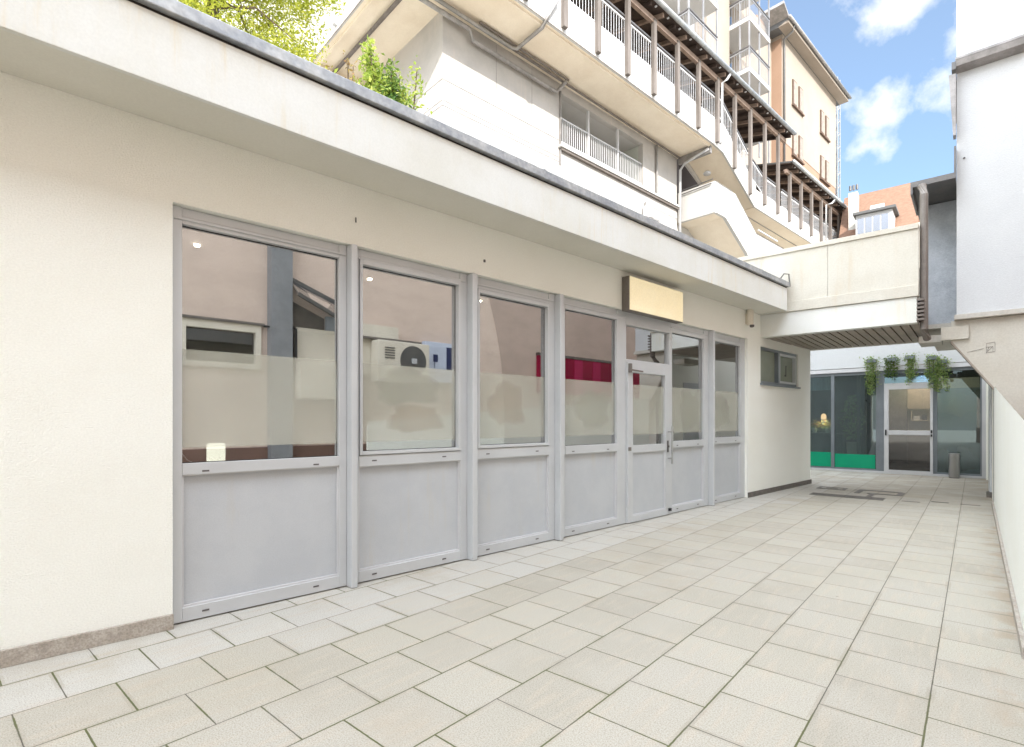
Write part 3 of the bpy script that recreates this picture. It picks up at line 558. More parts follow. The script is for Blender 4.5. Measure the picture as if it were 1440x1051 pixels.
for i,(w_,n_,r_) in enumerate(((-3.62,26,.13),(-3.28,30,.12))):
    fl = thing('flower_vase', ['bunch of flowers in a white vase at the left end of the cafe counter','bunch of flowers in a pale vase under the hanging lamp on the cafe counter'][i], 'flowers', 'P', (w_,17.95,1.02), 'flowers on the cafe counter')
    MB().lathe((w_,17.95,1.02),[(.05,0),(.065,.08),(.05,.15)],14).build('vase','whitemetal',fl)
    m_=MB()
    for k in range(140): m_.leaf((w_+random.gauss(0,r_*.7),17.95+random.gauss(0,.06),1.27+random.gauss(0,.07)),.06)
    m_.build('blossoms','flowers',fl)
    m_=MB()
    for k in range(90): m_.leaf((w_+random.gauss(0,r_*.8),17.95+random.gauss(0,.07),1.16+random.gauss(0,.04)),.06)
    m_.build('leaves','ivy',fl)
pl_ = thing('pendant_lamp','small hanging lamp on a thin cord above the cafe counter','lamp','P',(-3.35,17.95,1.7))
MB().tube([(-3.38,17.95,2.94),(-3.38,17.95,1.62)],.005,6).build('cord','black',pl_)
MB().lathe((-3.38,17.95,1.42),[(.04,0),(.07,.02),(.07,.12),(.03,.17)],16).build('shade',emis_mat('warm_shade',(1,.5,.25),1.2),pl_)
l3 = bpy.data.lights.new('pendant_light','POINT'); l3.energy = 6; l3.color = (1,.8,.55); l3.shadow_soft_size = .08
lo3 = bpy.data.objects.new('pendant_light', l3); C.objects.link(lo3); lo3.parent = pl_; lo3.location = (-3.38+3.35, 0, 1.36-1.7)
# potted tree inside the cafe
pt = thing('indoor_tree','leafy potted tree in a tall white planter behind the cafe glass','plant','P',(-2.62,17.7,0))
MB().lathe((-2.62,17.7,.02),[(.10,0),(.15,.75),(.13,.75),(.12,.72)],20).build('planter','shopcream',pt)
MB().tube([(-2.62,17.7,.7),(-2.6,17.7,1.2),(-2.63,17.7,1.7)],.015,6,.008).build('trunk','bark',pt)
m_=MB()
for k in range(700):
    a=random.uniform(0,6.28); r=random.random()**.5*.36; z=random.uniform(.85,2.1); q=1-abs(z-1.4)/1.0
    m_.leaf((-2.62+math.cos(a)*r*q,17.7+math.sin(a)*r*q,z),.08)
m_.build('crown',leaf_mat('indoor_leaves',(.12,.2,.08),(.2,.3,.13),(.3,.4,.2)),pt)
# litter bin
lb = thing('litter_bin','brushed steel cylindrical litter bin in front of the cafe window','bin','P',(-.375,16.7,0))
MB().lathe((-.375,16.7,.01),[(.103,0),(.105,.02),(.105,.55),(.107,.555)],32).build('body','steel',lb,smooth=True)
MB().lathe((-.375,16.7,.566),[(.109,0),(.111,.01),(.109,.03),(.075,.035),(.07,.0)],32).build('rim','steel',lb)
MB().lathe((-.375,16.7,.0),[(.101,0),(.101,.012)],24).build('foot','black',lb)
# hanging plants
HP = [(-2.05,3.02,2.08,.13,'longest trailing green plant hanging above the left cafe window','ivy'),(-1.62,3.02,2.42,.12,'short bushy hanging plant left of the cafe door','leafd'),(-1.25,3.05,2.28,.12,'hanging plant trailing above the middle of the cafe door','ivy'),(-.80,3.0,2.15,.12,'hanging plant trailing at the right side of the cafe door','ivy'),(-.60,2.9,2.12,.11,'bushy hanging plant right of the cafe door frame','ivy')]
for w_,z1,z0,r_,lb_,mt in HP:
    hp = thing('hanging_plant',lb_,'plant','P',(w_,16.8,z1),'hanging plants along the cafe fascia')
    MB().box(w_-.09,w_+.09,16.74,16.93,z1-.10,z1-.02).build('pot','shopframe',hp)
    m_=MB(); st=MB()
    for k in range(9):
        x=w_+random.uniform(-r_,r_); y=16.8+random.uniform(-.07,.06); L=(z1-z0)*random.uniform(.6,1.05) if k else (z1-z0)
        dx=random.uniform(-.05,.05); pts=[(x+dx*t*t,y-.03*t,z1-L*t) for t in (0,.3,.6,1)]
        st.tube(pts,.004,5,.002)
        for j in range(int(95*L)+14):
            t=random.random(); m_.leaf((x+dx*t*t+random.gauss(0,.032),y-.03*t+random.gauss(0,.03),z1-L*t),.055)
    for j in range(70): m_.leaf((w_+random.gauss(0,r_*.75),16.8+random.gauss(0,.06),z1+random.uniform(-.14,.06)),.06)
    st.build('stems','bark',hp); m_.build('leaves',mt,hp)

# ================================================================ DRAINS
def flat_thing(name,label,cat,mb,mat,base,group=None): return tag(mb.build(name,mat,fr='P',root=base),label,cat,group)
m_=MB(); m_.box(-2.35,-1.20,11.18,11.25,.0035,.007).box(-2.35,-1.2,11.45,11.52,.0035,.007)
for k in range(46): m_.box(-2.35+k*.0252,-2.337+k*.0252,11.25,11.45,.0035,.007)
m_.box(-2.35,-1.2,11.33,11.36,.0035,.0071)
flat_thing('drain_grating','long cast iron drain grating across the middle of the paving','drain',m_,'grate',(-1.8,11.3,0))
m_=MB()
for a in ((-2.45,-1.95,12.30,12.36),(-2.45,-1.95,12.62,12.68),(-2.45,-2.39,12.36,12.62),(-2.01,-1.95,12.36,12.62),(-2.3,-2.1,12.46,12.5)): m_.box(a[0],a[1],a[2],a[3],.0035,.007)
flat_thing('inspection_cover','square dark rimmed inspection cover behind the drain grating','cover',m_,'grate',(-2.2,12.5,0))
m_=MB()
for a in ((-1.75,-1.05,12.55,12.66),(-1.75,-1.66,12.0,12.55),(-1.55,-1.0,12.05,12.13),(-1.10,-1.0,12.13,12.55),(-1.5,-1.42,11.6,12.05)): m_.box(a[0],a[1],a[2],a[3],.0035,.007)
flat_thing('channel_cover','stepped iron channel cover right of the square inspection cover','cover',m_,'grate',(-1.4,12.4,0))
for i,(a,b,s_) in enumerate(((-.95,-.70,11.33),(-.56,-.33,11.55),(-.18,.07,11.52))):
    flat_thing('slot_drain',['leftmost of the three narrow slot drains in the paving','middle and darkest of the three narrow slot drains','rightmost narrow slot drain beside the right wall'][i],'drain',MB().box(a,b,s_,s_+[.02,.045,.02][i],.003,.006),'slot' if i!=1 else 'black',(a,s_,0),'slot drains in the paving')

# ================================================================ BUILDING OPPOSITE, seen in the glass (frame F, d = -1.2)
pk = thing('pink_building','pink rendered building opposite, seen reflected in the shop windows','building','F',(2,-1.2,0))
k_ = lambda mb, name, mat, par=pk, **k: mb.build(name, mat, par, **k)
k_(MB().box(-10,1.80,-1.6,-1.2,0,7.9).box(1.80,3.02,-1.6,-1.2,0,2.27).box(1.80,3.02,-1.6,-1.2,3.03,7.9).box(3.02,18.5,-1.6,-1.2,0,7.9).box(0.0,0.1,-1.6,-1.5,0,1), 'wall', 'pink')
k_(MB().box(-10,13.5,-1.1985,-1.17,0,.93), 'base_band', rough_mat('brown_base',(.20,.12,.095),(.16,.10,.08),bump=.3))
k_(MB().box(-10.2,6.0,-1.75,-1.05,7.901,8.0), 'roof_edge', 'zinc')
k_(MB().box(6.0,13.5,-1.6,-1.2,7.901,9.3), 'added_sun_block', 'pink')  # unseen extra height, added to keep sun off the white block
k_(MB().box(5.9,13.6,-1.75,-1.05,9.301,9.4), 'roof_edge', 'zinc')  # cap on the added sun-blocking height
wf = MB(); ring(wf,1.80,3.02,2.27,3.03,.09,.09,.09,.13,-1.30,-1.16); w = k_(wf,'window','creampaint')
MB().box(1.88,2.94,-1.28,-1.27,2.35,2.92).build('glass_pane',glass_mat('dark_pane',.12,(.1,.1,.1)),w); MB().box(1.8,3.02,-1.6,-1.5,2.27,3.03).build('blind','darkgap',w)
MB().box(1.75,3.07,-1.2,-1.13,3.03,3.07).build('lintel','brownmetal',w)
k_(MB().box(3.13,3.49,-1.199,-.98,0,7.89), 'service_duct', 'pinkpipe')
k_(MB().tube([(3.04,-1.1,3.02),(3.56,-1.0,3.02),(3.56,-1.0,2.2)],.02,8), 'rail', 'black')
k_(MB().box(3.59,5.68,-1.199,-1.10,2.3,3.07).box(4.86,5.68,-1.199,-1.1,3.071,3.3), 'cream_panel', 'creampaint')
k_(MB().box(3.57,3.59,-1.199,-1.10,2.2,3.09).box(4.4,6.18,-1.099,-1.0,3.0,3.04), 'panel_trim', 'brownmetal')
cp = thing('glass_canopy','small sloping glass canopy seen reflected in the left window','canopy','F',(3.9,-1.2,3.4))
MB().add([(3.5,-1.15,3.93),(4.55,-1.15,3.55),(4.25,-.75,3.27),(3.5,-.75,3.60),(3.5,-1.15,3.91),(4.55,-1.15,3.53),(4.25,-.75,3.25),(3.5,-.75,3.58)],[(0,1,2,3),(7,6,5,4),(0,3,7,4),(1,5,6,2),(3,2,6,7),(0,4,5,1)]).build('glass_sheet',glass_mat('canopy_glass',.5,(.7,.78,.8)),cp)
MB().beam((3.5,-1.15,3.94),(4.57,-1.15,3.55),.05,.06).beam((4.56,-1.15,3.54),(4.25,-.75,3.26),.05,.05).beam((3.5,-.75,3.59),(4.25,-.75,3.26),.05,.06).build('canopy_frame','darkmetal',cp)
k_(MB().add([(3.52,-1.195,3.56),(4.15,-1.195,3.30),(4.15,-1.195,3.08),(3.52,-1.195,3.08)],[(0,1,2,3)]).box(3.52,4.15,-1.1985,-1.196,3.08,3.3),'dark_patch','brownmetal')  # flat dark patch on the wall below the glass canopy
k_(MB().box(4.16,4.9,-1.198,-1.12,3.08,3.34),'grey_ledge','greywall')
k_(MB().box(3.55,4.75,-1.098,-.80,1.78,2.42),'ledge_box','creampaint',bevel=.02)
ac = thing('air_conditioner','cream air conditioning unit with round fan seen reflected in the second window','air conditioner','F',(5.6,-1.1,2.3))
MB().box(5.05,6.24,-1.09,-.80,2.16,2.97).build('casing','creampaint',ac,bevel=.015)
MB().lathe((0,0,0),[(.001,0),(.31,0),(.31,.02),(.28,.03),(.28,.01),(.001,.01)],32).build('fan_grille','darkmetal',ac)
fo = [o for o in ac.children if o.name.startswith('fan_grille')][0]; 
MB().box(5.80,5.90,-.79,-.745,2.55,2.65).build('fan_hub','whitemetal',ac)
mv=MB()
for k in range(5): mv.box(5.2,5.42,-.80,-.79,2.62+k*.05,2.64+k*.05)
mv.build('vent','darkmetal',ac)
for o in ac.children:
    if o.name.startswith('fan_grille'): pass
po = thing('poster_case','pale blue poster case with navy picture seen reflected in the second window','poster case','F',(6.8,-1.1,2.2))
MB().box(6.30,7.35,-1.19,-1.05,2.22,3.09).build('case','poster',po,bevel=.006)
MB().box(6.85,7.30,-1.049,-1.043,2.5,3.0).build('picture','navy',po); MB().lathe((0,0,0),[(.001,0),(.09,0),(.09,.006),(.001,.006)],24).build('emblem','whitemetal',po)
eo=[o for o in po.children if o.name.startswith('emblem')][0]
MB().box(6.5,6.62,-1.049,-1.043,2.66,2.82).box(6.53,6.54,-1.049,-1.043,2.5,2.66).box(6.42,6.62,-1.049,-1.043,2.42,2.435).box(6.5,6.6,-1.049,-1.043,2.35,2.36).build('print','navy',po)
for o_, root_, c__ in ((fo,ac,(5.85,-.798,2.60)),(eo,po,(7.08,-1.040,2.76))):
    if c__ is not None:
        o_.data.transform(Matrix.Translation(BASE[root_.name])); o_.data.transform(Matrix.Translation(Vector(c__))@Matrix.Rotation(R(90),4,'X')); o_.data.transform(Matrix.Translation(-BASE[root_.name]))
sb = thing('crimson_sign','wide crimson board with dark top rail seen reflected near the door','sign','F',(10.5,-1.19,2.1))
MB().box(9.8,16.5,-1.19,-1.1,2.1,3.08).build('board','crimson',sb); MB().box(9.78,16.52,-1.19,-1.08,3.081,3.15).build('top_rail','brownmetal',sb)
for a in (11.2,12.0): MB().box(a,a+.35,-1.099,-1.09,2.1,3.07).build('painted_lit_strip',rough_mat('rose_strip',(.5,.04,.12)),sb)  # brighter rose colour paints the lit look of these strips

# ================================================================ UPPER APARTMENT BUILDING (frame F, wall d = 10.8)
up = thing('apartment_building','pale apartment building above with timber roofed gallery, loggia, stairs and steel balconies','building','F',(12,10.8,3.75))
a_ = lambda mb, name, mat, par=up, **k: mb.build(name, mat, par, **k)
ZS=11.55
# wall with the loggia opening u 11.88-16.29
wm=MB(); wm.box(7.6,11.87,10.8,11.0,3.75,ZS).box(11.87,16.3,10.8,11.0,3.75,5.4).box(11.87,16.3,10.8,11.0,8.25,9.8).box(11.87,16.3,10.8,11.0,11.28,ZS).box(16.3,18.6,10.8,11.0,3.75,ZS).box(11.87,16.3,10.9,11.0,5.4,5.5)
wm.box(7.6,7.8,11.0,16,3.75,ZS).box(18.4,18.6,11.0,13.6,3.75,ZS)
a_(wm,'wall','upwall')
for z in (9.82,9.30,9.17):
    a_(MB().box(7.594,11.87,10.794,10.7995,z,z+.018),'panel_joint','greymetal'); a_(MB().box(7.594,7.5995,10.8,15.9,z,z+.018),'panel_joint','greymetal')
for u in (9.35,10.7): a_(MB().box(u,u+.012,10.795,10.7995,9.84,11.5),'panel_joint','greymetal')
a_(MB().box(16.3,18.6,10.795,10.7995,9.17,9.188),'panel_joint','greymetal')
a_(MB().box(11.87,18.62,10.70,10.7995,9.52,9.58),'floor_band','postbrown')
a_(MB().box(11.80,18.63,10.66,10.7995,9.59,9.66),'floor_ledge','upwhite')
a_(MB().box(11.87,16.3,13.4,13.5,8.3,ZS).box(11.87,16.3,13.0,13.1,5.0,8.25).box(11.75,11.87,11,13.5,5,ZS).box(16.3,16.42,11,13.5,5,ZS),'loggia_wall',rough_mat('loggia_paint',(.50,.52,.47),(.46,.48,.43),nscale=.6))
a_(MB().box(11.87,16.3,11.0,13.4,9.60,9.80).box(11.87,16.3,11.0,13.4,11.29,11.4).box(11.87,16.3,11.0,13.0,8.25,8.3),'loggia_slab','upwhite')
for u in (13.25,14.82): a_(MB().box(u,u+.07,10.82,10.9,9.8,11.28),'loggia_post','whitemetal')
for u in (13.25,14.82): a_(MB().box(u,u+.07,10.82,10.9,5.5,8.25),'loggia_post','whitemetal')
a_(MB().box(11.90,11.97,10.82,10.95,9.8,11.28),'loggia_post','whitemetal')
lr=MB(); 
for k in range(45): lr.box(11.98+k*.098,12.0+k*.098,10.85,10.87,9.86,10.55)
lr.box(11.9,16.28,10.84,10.88,10.55,10.59).box(11.9,16.28,10.84,10.88,9.84,9.87)
a_(lr,'loggia_railing','whitemetal')
a_(MB().tube([(14.3,13.35,10.9),(14.6,12.9,11.15),(15.2,12.6,11.0)],.03),'loggia_pipe','greymetal')
wn_=a_(MB().box(15.3,16.2,13.3,13.399,10.0,11.1),'window','winbrown'); MB().box(15.38,16.12,13.28,13.299,10.08,11.02).build('pane','bluepane',wn_)
# deck slab with front edge d 9.4, wrapping left side at u 6.05
a_(MB().box(6.05,18.7,9.4,16.2,ZS,ZS+.25),'deck_slab','upsoffit')
a_(MB().box(6.13,18.7,9.33,9.399,ZS-.0,ZS+.95),'deck_fascia','upwhite'); a_(MB().box(6.0,6.049,9.33,16.2,ZS,ZS+.95),'deck_fascia','upwhite')
a_(MB().box(6.15,18.6,9.46,9.52,ZS-.05,ZS-.001).box(6.15,6.21,9.46,16,ZS-.05,ZS-.001),'drip_edge','upsoffit')
a_(MB().box(6.2,7.6,14.8,16.2,11.2,ZS-.002),'back_beam','upsoffit'); a_(MB().box(-9,7.6,16.2,16.4,3.75,17),'back_wall','upwhite')
a_(MB().box(7.8,18.6,12.4,12.6,ZS+.25,14.6).box(7.8,8.0,12.6,17,ZS+.25,14.6),'gallery_wall',rough_mat('gallery_wall_shade',(.06,.045,.04),(.045,.034,.03),nscale=.6))  # dark colour paints the gallery's inner shade onto its back wall
# posts
posts=[]
u=6.18
while u<25: posts.append(u); u+=1.405
for u in posts:
    zb = 11.65 if u<19.2 else max(10.5, 11.65-(u-19.0)*.42)
    a_(MB().box(u-.075,u+.075,9.215,9.329,zb,14.0),'gallery_post','postbrown',bevel=.004)
u=25.8
while u<39: a_(MB().box(u-.075,u+.075,9.215,9.329,10.5,12.72),'gallery_post','postbrown'); u+=1.405
for d in (10.7,12.0,13.3,14.6): a_(MB().box(5.90,5.999,d-.055,d+.055,11.7,14.1),'gallery_post','whitemetal')
def balusters(p,q,zl,zr,h,name='railing',mat='whitemetal',step=.127,rail='rail'):
    """railing from (u,d)=p to q, floor height zl..zr, height h"""
    L=math.hypot(q[0]-p[0],q[1]-p[1]); n=max(2,int(L/step)); m_=MB()
    for k in range(n+1):
        t=k/n; x=p[0]+(q[0]-p[0])*t; y=p[1]+(q[1]-p[1])*t; z=zl+(zr-zl)*t
        m_.box(x-.008,x+.008,y-.006,y+.006,z+.05,z+h)
    m_.beam((p[0],p[1],zl+.05),(q[0],q[1],zr+.05),.03,.03); m_.beam((p[0],p[1],zl+h-.01),(q[0],q[1],zr+h-.01),.04,.045)
    r=a_(m_,name,mat)
    MB().beam((p[0],p[1],zl+h+.10),(q[0],q[1],zr+h+.10),.06,.05).build('handrail',rail,r)
    return r
for i in range(len(posts)-1):
    a,b=posts[i]+.06,posts[i+1]-.06
    if a>18.6: break
    balusters((a,9.36),(b,9.36),ZS+.95,ZS+.95,.82)
for i,(a,b) in enumerate(((9.45,10.63),(10.77,11.93),(12.07,13.23),(13.37,14.53))): balusters((6.02,a),(6.02,b),ZS+.95,ZS+.95,.82)
# back behind the gallery railing takes its shade from the wall colour
# stair segment of the deck: u 18.7 -> 22.2 down to z 10.3, then lower deck
st_=[(18.7,11.55),(19.4,11.55),(22.3,10.25),(22.3,10.55),(19.4,11.85),(18.7,11.85)]
a_(MB().prism(st_,'y',9.4,10.7),'stair_slab','upsoffit')
a_(MB().prism([(18.7,11.55),(19.4,11.50),(22.2,10.2),(22.3,10.2),(22.3,11.10),(19.5,12.5),(18.7,12.5)],'y',9.33,9.399),'stair_fascia','upwhite')
a_(MB().box(22.3,45,9.4,12.2,10.22,10.45),'lower_deck','upsoffit'); a_(MB().box(22.3,45,9.33,9.399,10.2,10.95),'lower_fascia','upwhite')
for d in (10.0,10.6): a_(MB().box(22.4,45,d,d+.02,10.19,10.219),'deck_groove','greymetal')
for i in range(9,len(posts)-1):
    a,b=posts[i]+.06,posts[i+1]-.06; za=lambda u: 12.5-(u-19.5)*.52 if u<22.3 else 10.95
    balusters((a,9.36),(b,9.36),za(a),za(b),.75)
u=25.05
while u<38.9:
    balusters((u,9.36),(u+1.3,9.36),10.95,10.95,.72); u+=1.405
a_(MB().box(18.6,45,12.2,12.4,3.75,11.3),'stair_back_wall','upwhite')
a_(MB().box(21.0,30,12.1,12.199,10.46,14.4),'lower_gallery_wall',rough_mat('shaded_wall',(.08,.065,.06),nscale=.6)); a_(MB().prism([(18.7,11.6),(21.5,10.5),(21.5,13.6),(18.7,13.6)],'y',10.71,10.78),'stair_side','upwhite')  # lower gallery wall: its shade is put into the dark colour
# roof of gallery: eave z14, rising to the wall
def gallery_roof(u0,u1,zg,d0=8.95,d1=12.6,rise=.25):
    z1=zg+(d1-d0)*rise
    a_(MB().prism([(d0,zg+.06),(d1,z1+.06),(d1,z1+.13),(d0,zg+.13)],'x',u0,u1),'gallery_roof','slate')
    a_(MB().prism([(d0+.03,zg+.03),(d1,z1+.03),(d1,z1+.055),(d0+.03,zg+.055)],'x',u0,u1),'roof_boards','timber')
    u=u0+.15; k=0
    while u<u1-.1:
        a_(MB().prism([(d0+.10,zg-.09),(d1-.05,z1-.11),(d1-.05,z1+.03),(d0+.10,zg+.03)],'x',u,u+.09),'rafter','timberbeam' if k%2 else 'timber'); u+=.7; k+=1
    a_(MB().box(u0+.1,u1-.1,9.24,9.40,zg-.14,zg-.095),'gallery_beam','timberbeam')
    a_(MB().box(u0+.1,u1-.1,9.24,9.36,zg-.26,zg-.142),'gallery_beam','timberbeam')
    g_=MB().tube([(u0-.05,d0-.03,zg+.08),(u1+.05,d0-.03,zg+.08)],.075,12); a_(g_,'gutter','zinc',smooth=True)
    u=u0+.4; b_=MB()
    while u<u1: b_.box(u,u+.05,9.0,9.06,zg-.03,zg+.0); u+=.7
    a_(b_,'gutter_bracket','whitemetal')
gallery_roof(5.5,25.4,14.16)
gallery_roof(25.3,46,12.87)
a_(MB().tube([(19.15,8.95,14.15),(19.1,9.05,13.98),(18.98,9.16,13.85),(18.98,9.18,11.7),(18.98,9.25,11.62)],.045,10),'downpipe','whitemetal',smooth=True)
a_(MB().tube([(31.0,8.95,12.86),(30.95,9.05,12.7),(30.45,9.16,12.5),(30.45,9.18,10.5)],.045,10),'downpipe','whitemetal',smooth=True)
# pipes below the deck and on the walls
a_(MB().tube([(6.4,10.62,11.3),(8.3,10.62,11.3),(8.45,10.68,11.12),(11.6,10.68,11.12),(11.75,10.6,11.3),(11.8,10.45,11.42)],.055,10),'waste_pipe','greymetal',smooth=True)
a_(MB().tube([(6.4,10.5,11.42),(9.6,10.5,11.4),(9.75,10.4,11.38),(9.75,9.45,11.44),(9.75,9.28,11.6),(10.1,9.24,12.2)],.05,10),'waste_pipe','greymetal',smooth=True)
a_(MB().tube([(8.5,10.55,11.45),(18.5,10.62,11.45)],.035,8).tube([(8.5,10.45,11.48),(11.9,10.45,11.48)],.03,8),'conduit','postbrown')
a_(MB().tube([(6.4,10.6,11.4),(6.6,10.9,11.45),(6.6,14.8,11.45)],.05,10),'waste_pipe','postbrown',smooth=True)
a_(MB().tube([(17.1,10.74,11.5),(17.1,10.74,9.66)],.04,8),'downpipe','greymetal'); a_(MB().box(11.86,11.895,10.74,10.799,9.1,11.3),'edge_strip','greymetal')
a_(MB().tube([(18.6,9.5,11.42),(18.65,10.5,11.25),(18.65,10.68,11.05),(18.65,10.70,7.6)],.05,10),'downpipe','whitemetal',smooth=True)
a_(MB().box(18.62,18.74,9.45,10.75,11.28,11.54),'duct','greymetal')
# thin dark edges along the copings of the lower stair
a_(MB().box(18.96,20.32,9.385,9.53,10.281,10.30),'coping_strip','greymetal'); a_(MB().beam((20.55,9.46,10.29),(22.5,9.46,9.17),.14,.02),'coping_strip','greymetal'); a_(MB().beam((22.5,9.46,9.17),(26,9.46,9.17),.14,.02),'coping_strip','greymetal')
a_(MB().box(6.13,18.7,9.322,9.33,ZS-.012,ZS+.012),'drip_edge','postbrown'); a_(MB().box(5.99,5.999,9.33,16.2,ZS-.012,ZS+.015),'drip_edge','postbrown')
# lower stair with landing
a_(MB().box(18.97,20.3,9.4,9.52,9.15,10.28).prism([(20.3,9.15),(20.3,10.28),(20.55,10.28),(22.5,9.16),(26,9.16),(26,7),(23,7),(21.6,8.2),(19.75,9.15)],'y',9.4,9.52),'stair_parapet','upwhite')
a_(MB().box(18.85,18.97,9.4,10.9,9.12,10.28),'landing_parapet','upwhite')
a_(MB().box(18.97,20.3,9.52,12.1,9.15,9.32).prism([(19.75,9.15),(21.6,8.2),(23,7.2),(23,7.4),(21.6,8.4),(19.75,9.32)],'y',9.521,11),'landing_slab','upsoffit')
a_(MB().box(18.7,26,11.0,11.1,3.75,9.13),'landing_back_wall','upwhite')
a_(MB().tube([(18.83,9.45,10.36),(18.83,10.75,10.32)],.02).tube([(18.80,9.5,10.2),(18.80,10.75,10.16)],.02),'handrail','rail'); a_(MB().tube([(22.6,9.36,9.35),(24.6,9.36,9.33)],.03),'handrail','whitemetal')
a_(MB().lathe((19.75,10.15,11.02),[(.001,0),(.13,.02),(.15,.08),(.1,.14)],16),'globe_light','whitemetal')
fl_=thing('wall_floodlight','white floodlight and small box mounted low on the upper building wall','light','F',(16.5,10.7,8.6))
MB().box(16.2,16.5,10.55,10.75,8.55,9.0).build('lamp_body','whitemetal',fl_,bevel=.01); MB().add([(16.15,10.3,8.42),(16.6,10.3,8.42),(16.6,10.7,8.6),(16.15,10.7,8.6),(16.15,10.3,8.48),(16.6,10.3,8.48),(16.6,10.7,8.66),(16.15,10.7,8.66)],[(3,2,1,0),(4,5,6,7),(0,1,5,4),(1,2,6,5),(2,3,7,6),(3,0,4,7)]).build('reflector','greymetal',fl_)
MB().tube([(16.35,10.79,9.0),(16.35,10.72,9.2)],.02).build('bracket','greymetal',fl_)
# upper storeys behind gallery: beige wall and balconies
a_(MB().box(7.8,23.3,12.6,12.8,14.5,26),'upper_wall','upwhite'); a_(MB().box(23.3,25.6,12.0,12.8,14.5,26),'upper_pier','tower')
a_(MB().box(25.6,32.3,12.6,12.8,14.5,24.0),'upper_wall','tower')
def balcony(u0,u1,d0,zs,dw=12.6):
    for z in zs:
        a_(MB().box(u0,u1,d0,dw,z-.20,z),'balcony_slab','upwhite')
        balusters((u0+.03,d0+.03),(u1-.03,d0+.03),z,z,.92,'balcony_railing','railgrey',.12); balusters((u0+.03,d0+.03),(u0+.03,dw-.1),z,z,.92,'balcony_railing','railgrey',.12)
    zt=max(zs)+2.6
    for (x,y) in ((u0+.05,d0+.05),(u1-.05,d0+.05),((u0+u1)/2,d0+.05),(u0+.05,d0+.5)):
        a_(MB().box(x-.03,x+.03,y-.03,y+.03,14.4,zt),'balcony_post','railgrey')
balcony(25.6,28.0,11.0,(15.9,18.35,20.8,23.3)); balcony(19.9,22.4,11.0,(14.9,17.15,19.6))
for z in (15.9,18.35,20.8):
    dr=a_(MB().box(26.0,27.0,12.5,12.599,z+.02,z+2.0),'balcony_door','winbrown'); MB().box(26.1,26.9,12.48,12.499,z+.1,z+1.9).build('pane','winpane',dr)
dr=a_(MB().box(20.6,21.6,12.5,12.599,17.2,19.2),'balcony_door','winbrown'); MB().box(20.7,21.5,12.48,12.499,17.3,19.1).build('pane','winpane',dr)

# ================================================================ PEACH BLOCK
tw = thing('peach_apartment_block','tall peach apartment block with orange base, paired windows and grey eaves','building','F',(37,12,3.75))
t_ = lambda mb, name, mat, par=tw, **k: mb.build(name, mat, par, **k)
t_(MB().box(32.3,41.85,12.0,20,17.6,23.75),'wall','tower'); t_(MB().box(32.32,41.83,12.02,20,3.75,17.6),'base_wall','towerorange'); t_(MB().box(32.25,32.299,12.05,16,14,23.5),'side_wall','towerorange')
t_(MB().box(30.3,32.249,12.62,16,14,24.2),'side_wall','towerorange')
t_(MB().prism([(11.38,23.95),(11.38,24.05),(16,26.5),(21,24.05),(21,23.95),(20,23.75),(12,23.75)],'x',31.6,42.6),'roof','slate')
t_(MB().box(31.6,42.6,11.42,11.99,23.76,23.90),'eaves','tower')
t_(MB().tube([(31.5,11.33,24.0),(42.7,11.33,24.0)],.09,10),'gutter','greymetal',smooth=True)
t_(MB().prism([(30.9,24.45),(31.7,23.97),(31.7,24.1),(30.9,24.6)],'y',11.4,12.7),'roof','greymetal')
t_(MB().tube([(32.35,11.38,23.9),(32.3,11.45,23.6),(32.2,11.9,23.3),(32.4,11.93,22.9),(32.4,11.93,13)],.06,8),'downpipe','darkmetal',smooth=True)
for (u0,zb) in ((33.75,20.25),(38.6,20.35),(33.75,17.25),(38.6,17.35),(33.75,14.3),(38.6,14.4)):
    fr_=MB().box(u0,u0+.62,11.93,11.999,zb,zb+1.5).box(u0+1.0,u0+1.62,11.93,11.999,zb,zb+1.5); w=t_(fr_,'window','winbrown')
    MB().box(u0+.08,u0+.54,11.91,11.929,zb+.08,zb+1.42).box(u0+1.08,u0+1.54,11.91,11.929,zb+.08,zb+1.42).build('pane',M['shutter'],w)
    MB().box(u0-.08,u0+1.75,11.88,11.999,zb-.08,zb-.001).build('sill','winbrown',w)
ms = thing('lattice_mast','tall pale blue lattice mast standing behind the peach block','mast','F',(46,13,3.75))
for (x,y) in ((45.7,13),(46.3,13),(46.0,13.5)): MB().tube([(x,y,3.75),(x,y,27.6)],.05,6).build('mast_leg','pinkpipe',ms)
mb=MB(); z=4
while z<27:
    mb.tube([(45.7,13,z),(46.3,13,z+.5)],.03,5).tube([(46.3,13,z+.5),(46.0,13.5,z+1)],.03,5).tube([(46,13.5,z),(45.7,13,z+.9)],.03,5); z+=1
mb.build('lattice','pinkpipe',ms); MB().tube([(45.9,13.1,3.75),(45.9,13.1,27.3)],.10,6).build('conduit','greywall',ms)

# ================================================================ FAR TERRACOTTA HOUSE (frame P, s = 32)
fh = thing('terracotta_house','far house with steep terracotta tiled roof, skylight and white dormer','house','P',(-3.5,32,0))
h_ = lambda mb, name, mat, par=fh, **k: mb.build(name, mat, par, **k)
h_(MB().box(-5.2,1.0,32.4,38,0,11.0),'wall','concrete')
h_(MB().add([(-5.4,32.0,10.4),(-2.1,32.0,10.4),(-2.1,34.0,13.6),(-5.4,34.0,13.6),(-5.4,37,10.4),(-2.1,37,10.4)],[(0,1,2,3),(1,5,2),(0,3,4),(3,2,5,4),(0,4,5,1)]),'roof','brickroof')
h_(MB().add([(-2.09,32.4,10.2),(.6,32.4,10.2),(.6,34.2,12.5),(-2.09,34.2,12.7),(-2.09,37,10.2),(.6,37,10.2)],[(0,1,2,3),(1,5,2),(0,3,4),(3,2,5,4),(0,4,5,1)]),'roof','brickroof')
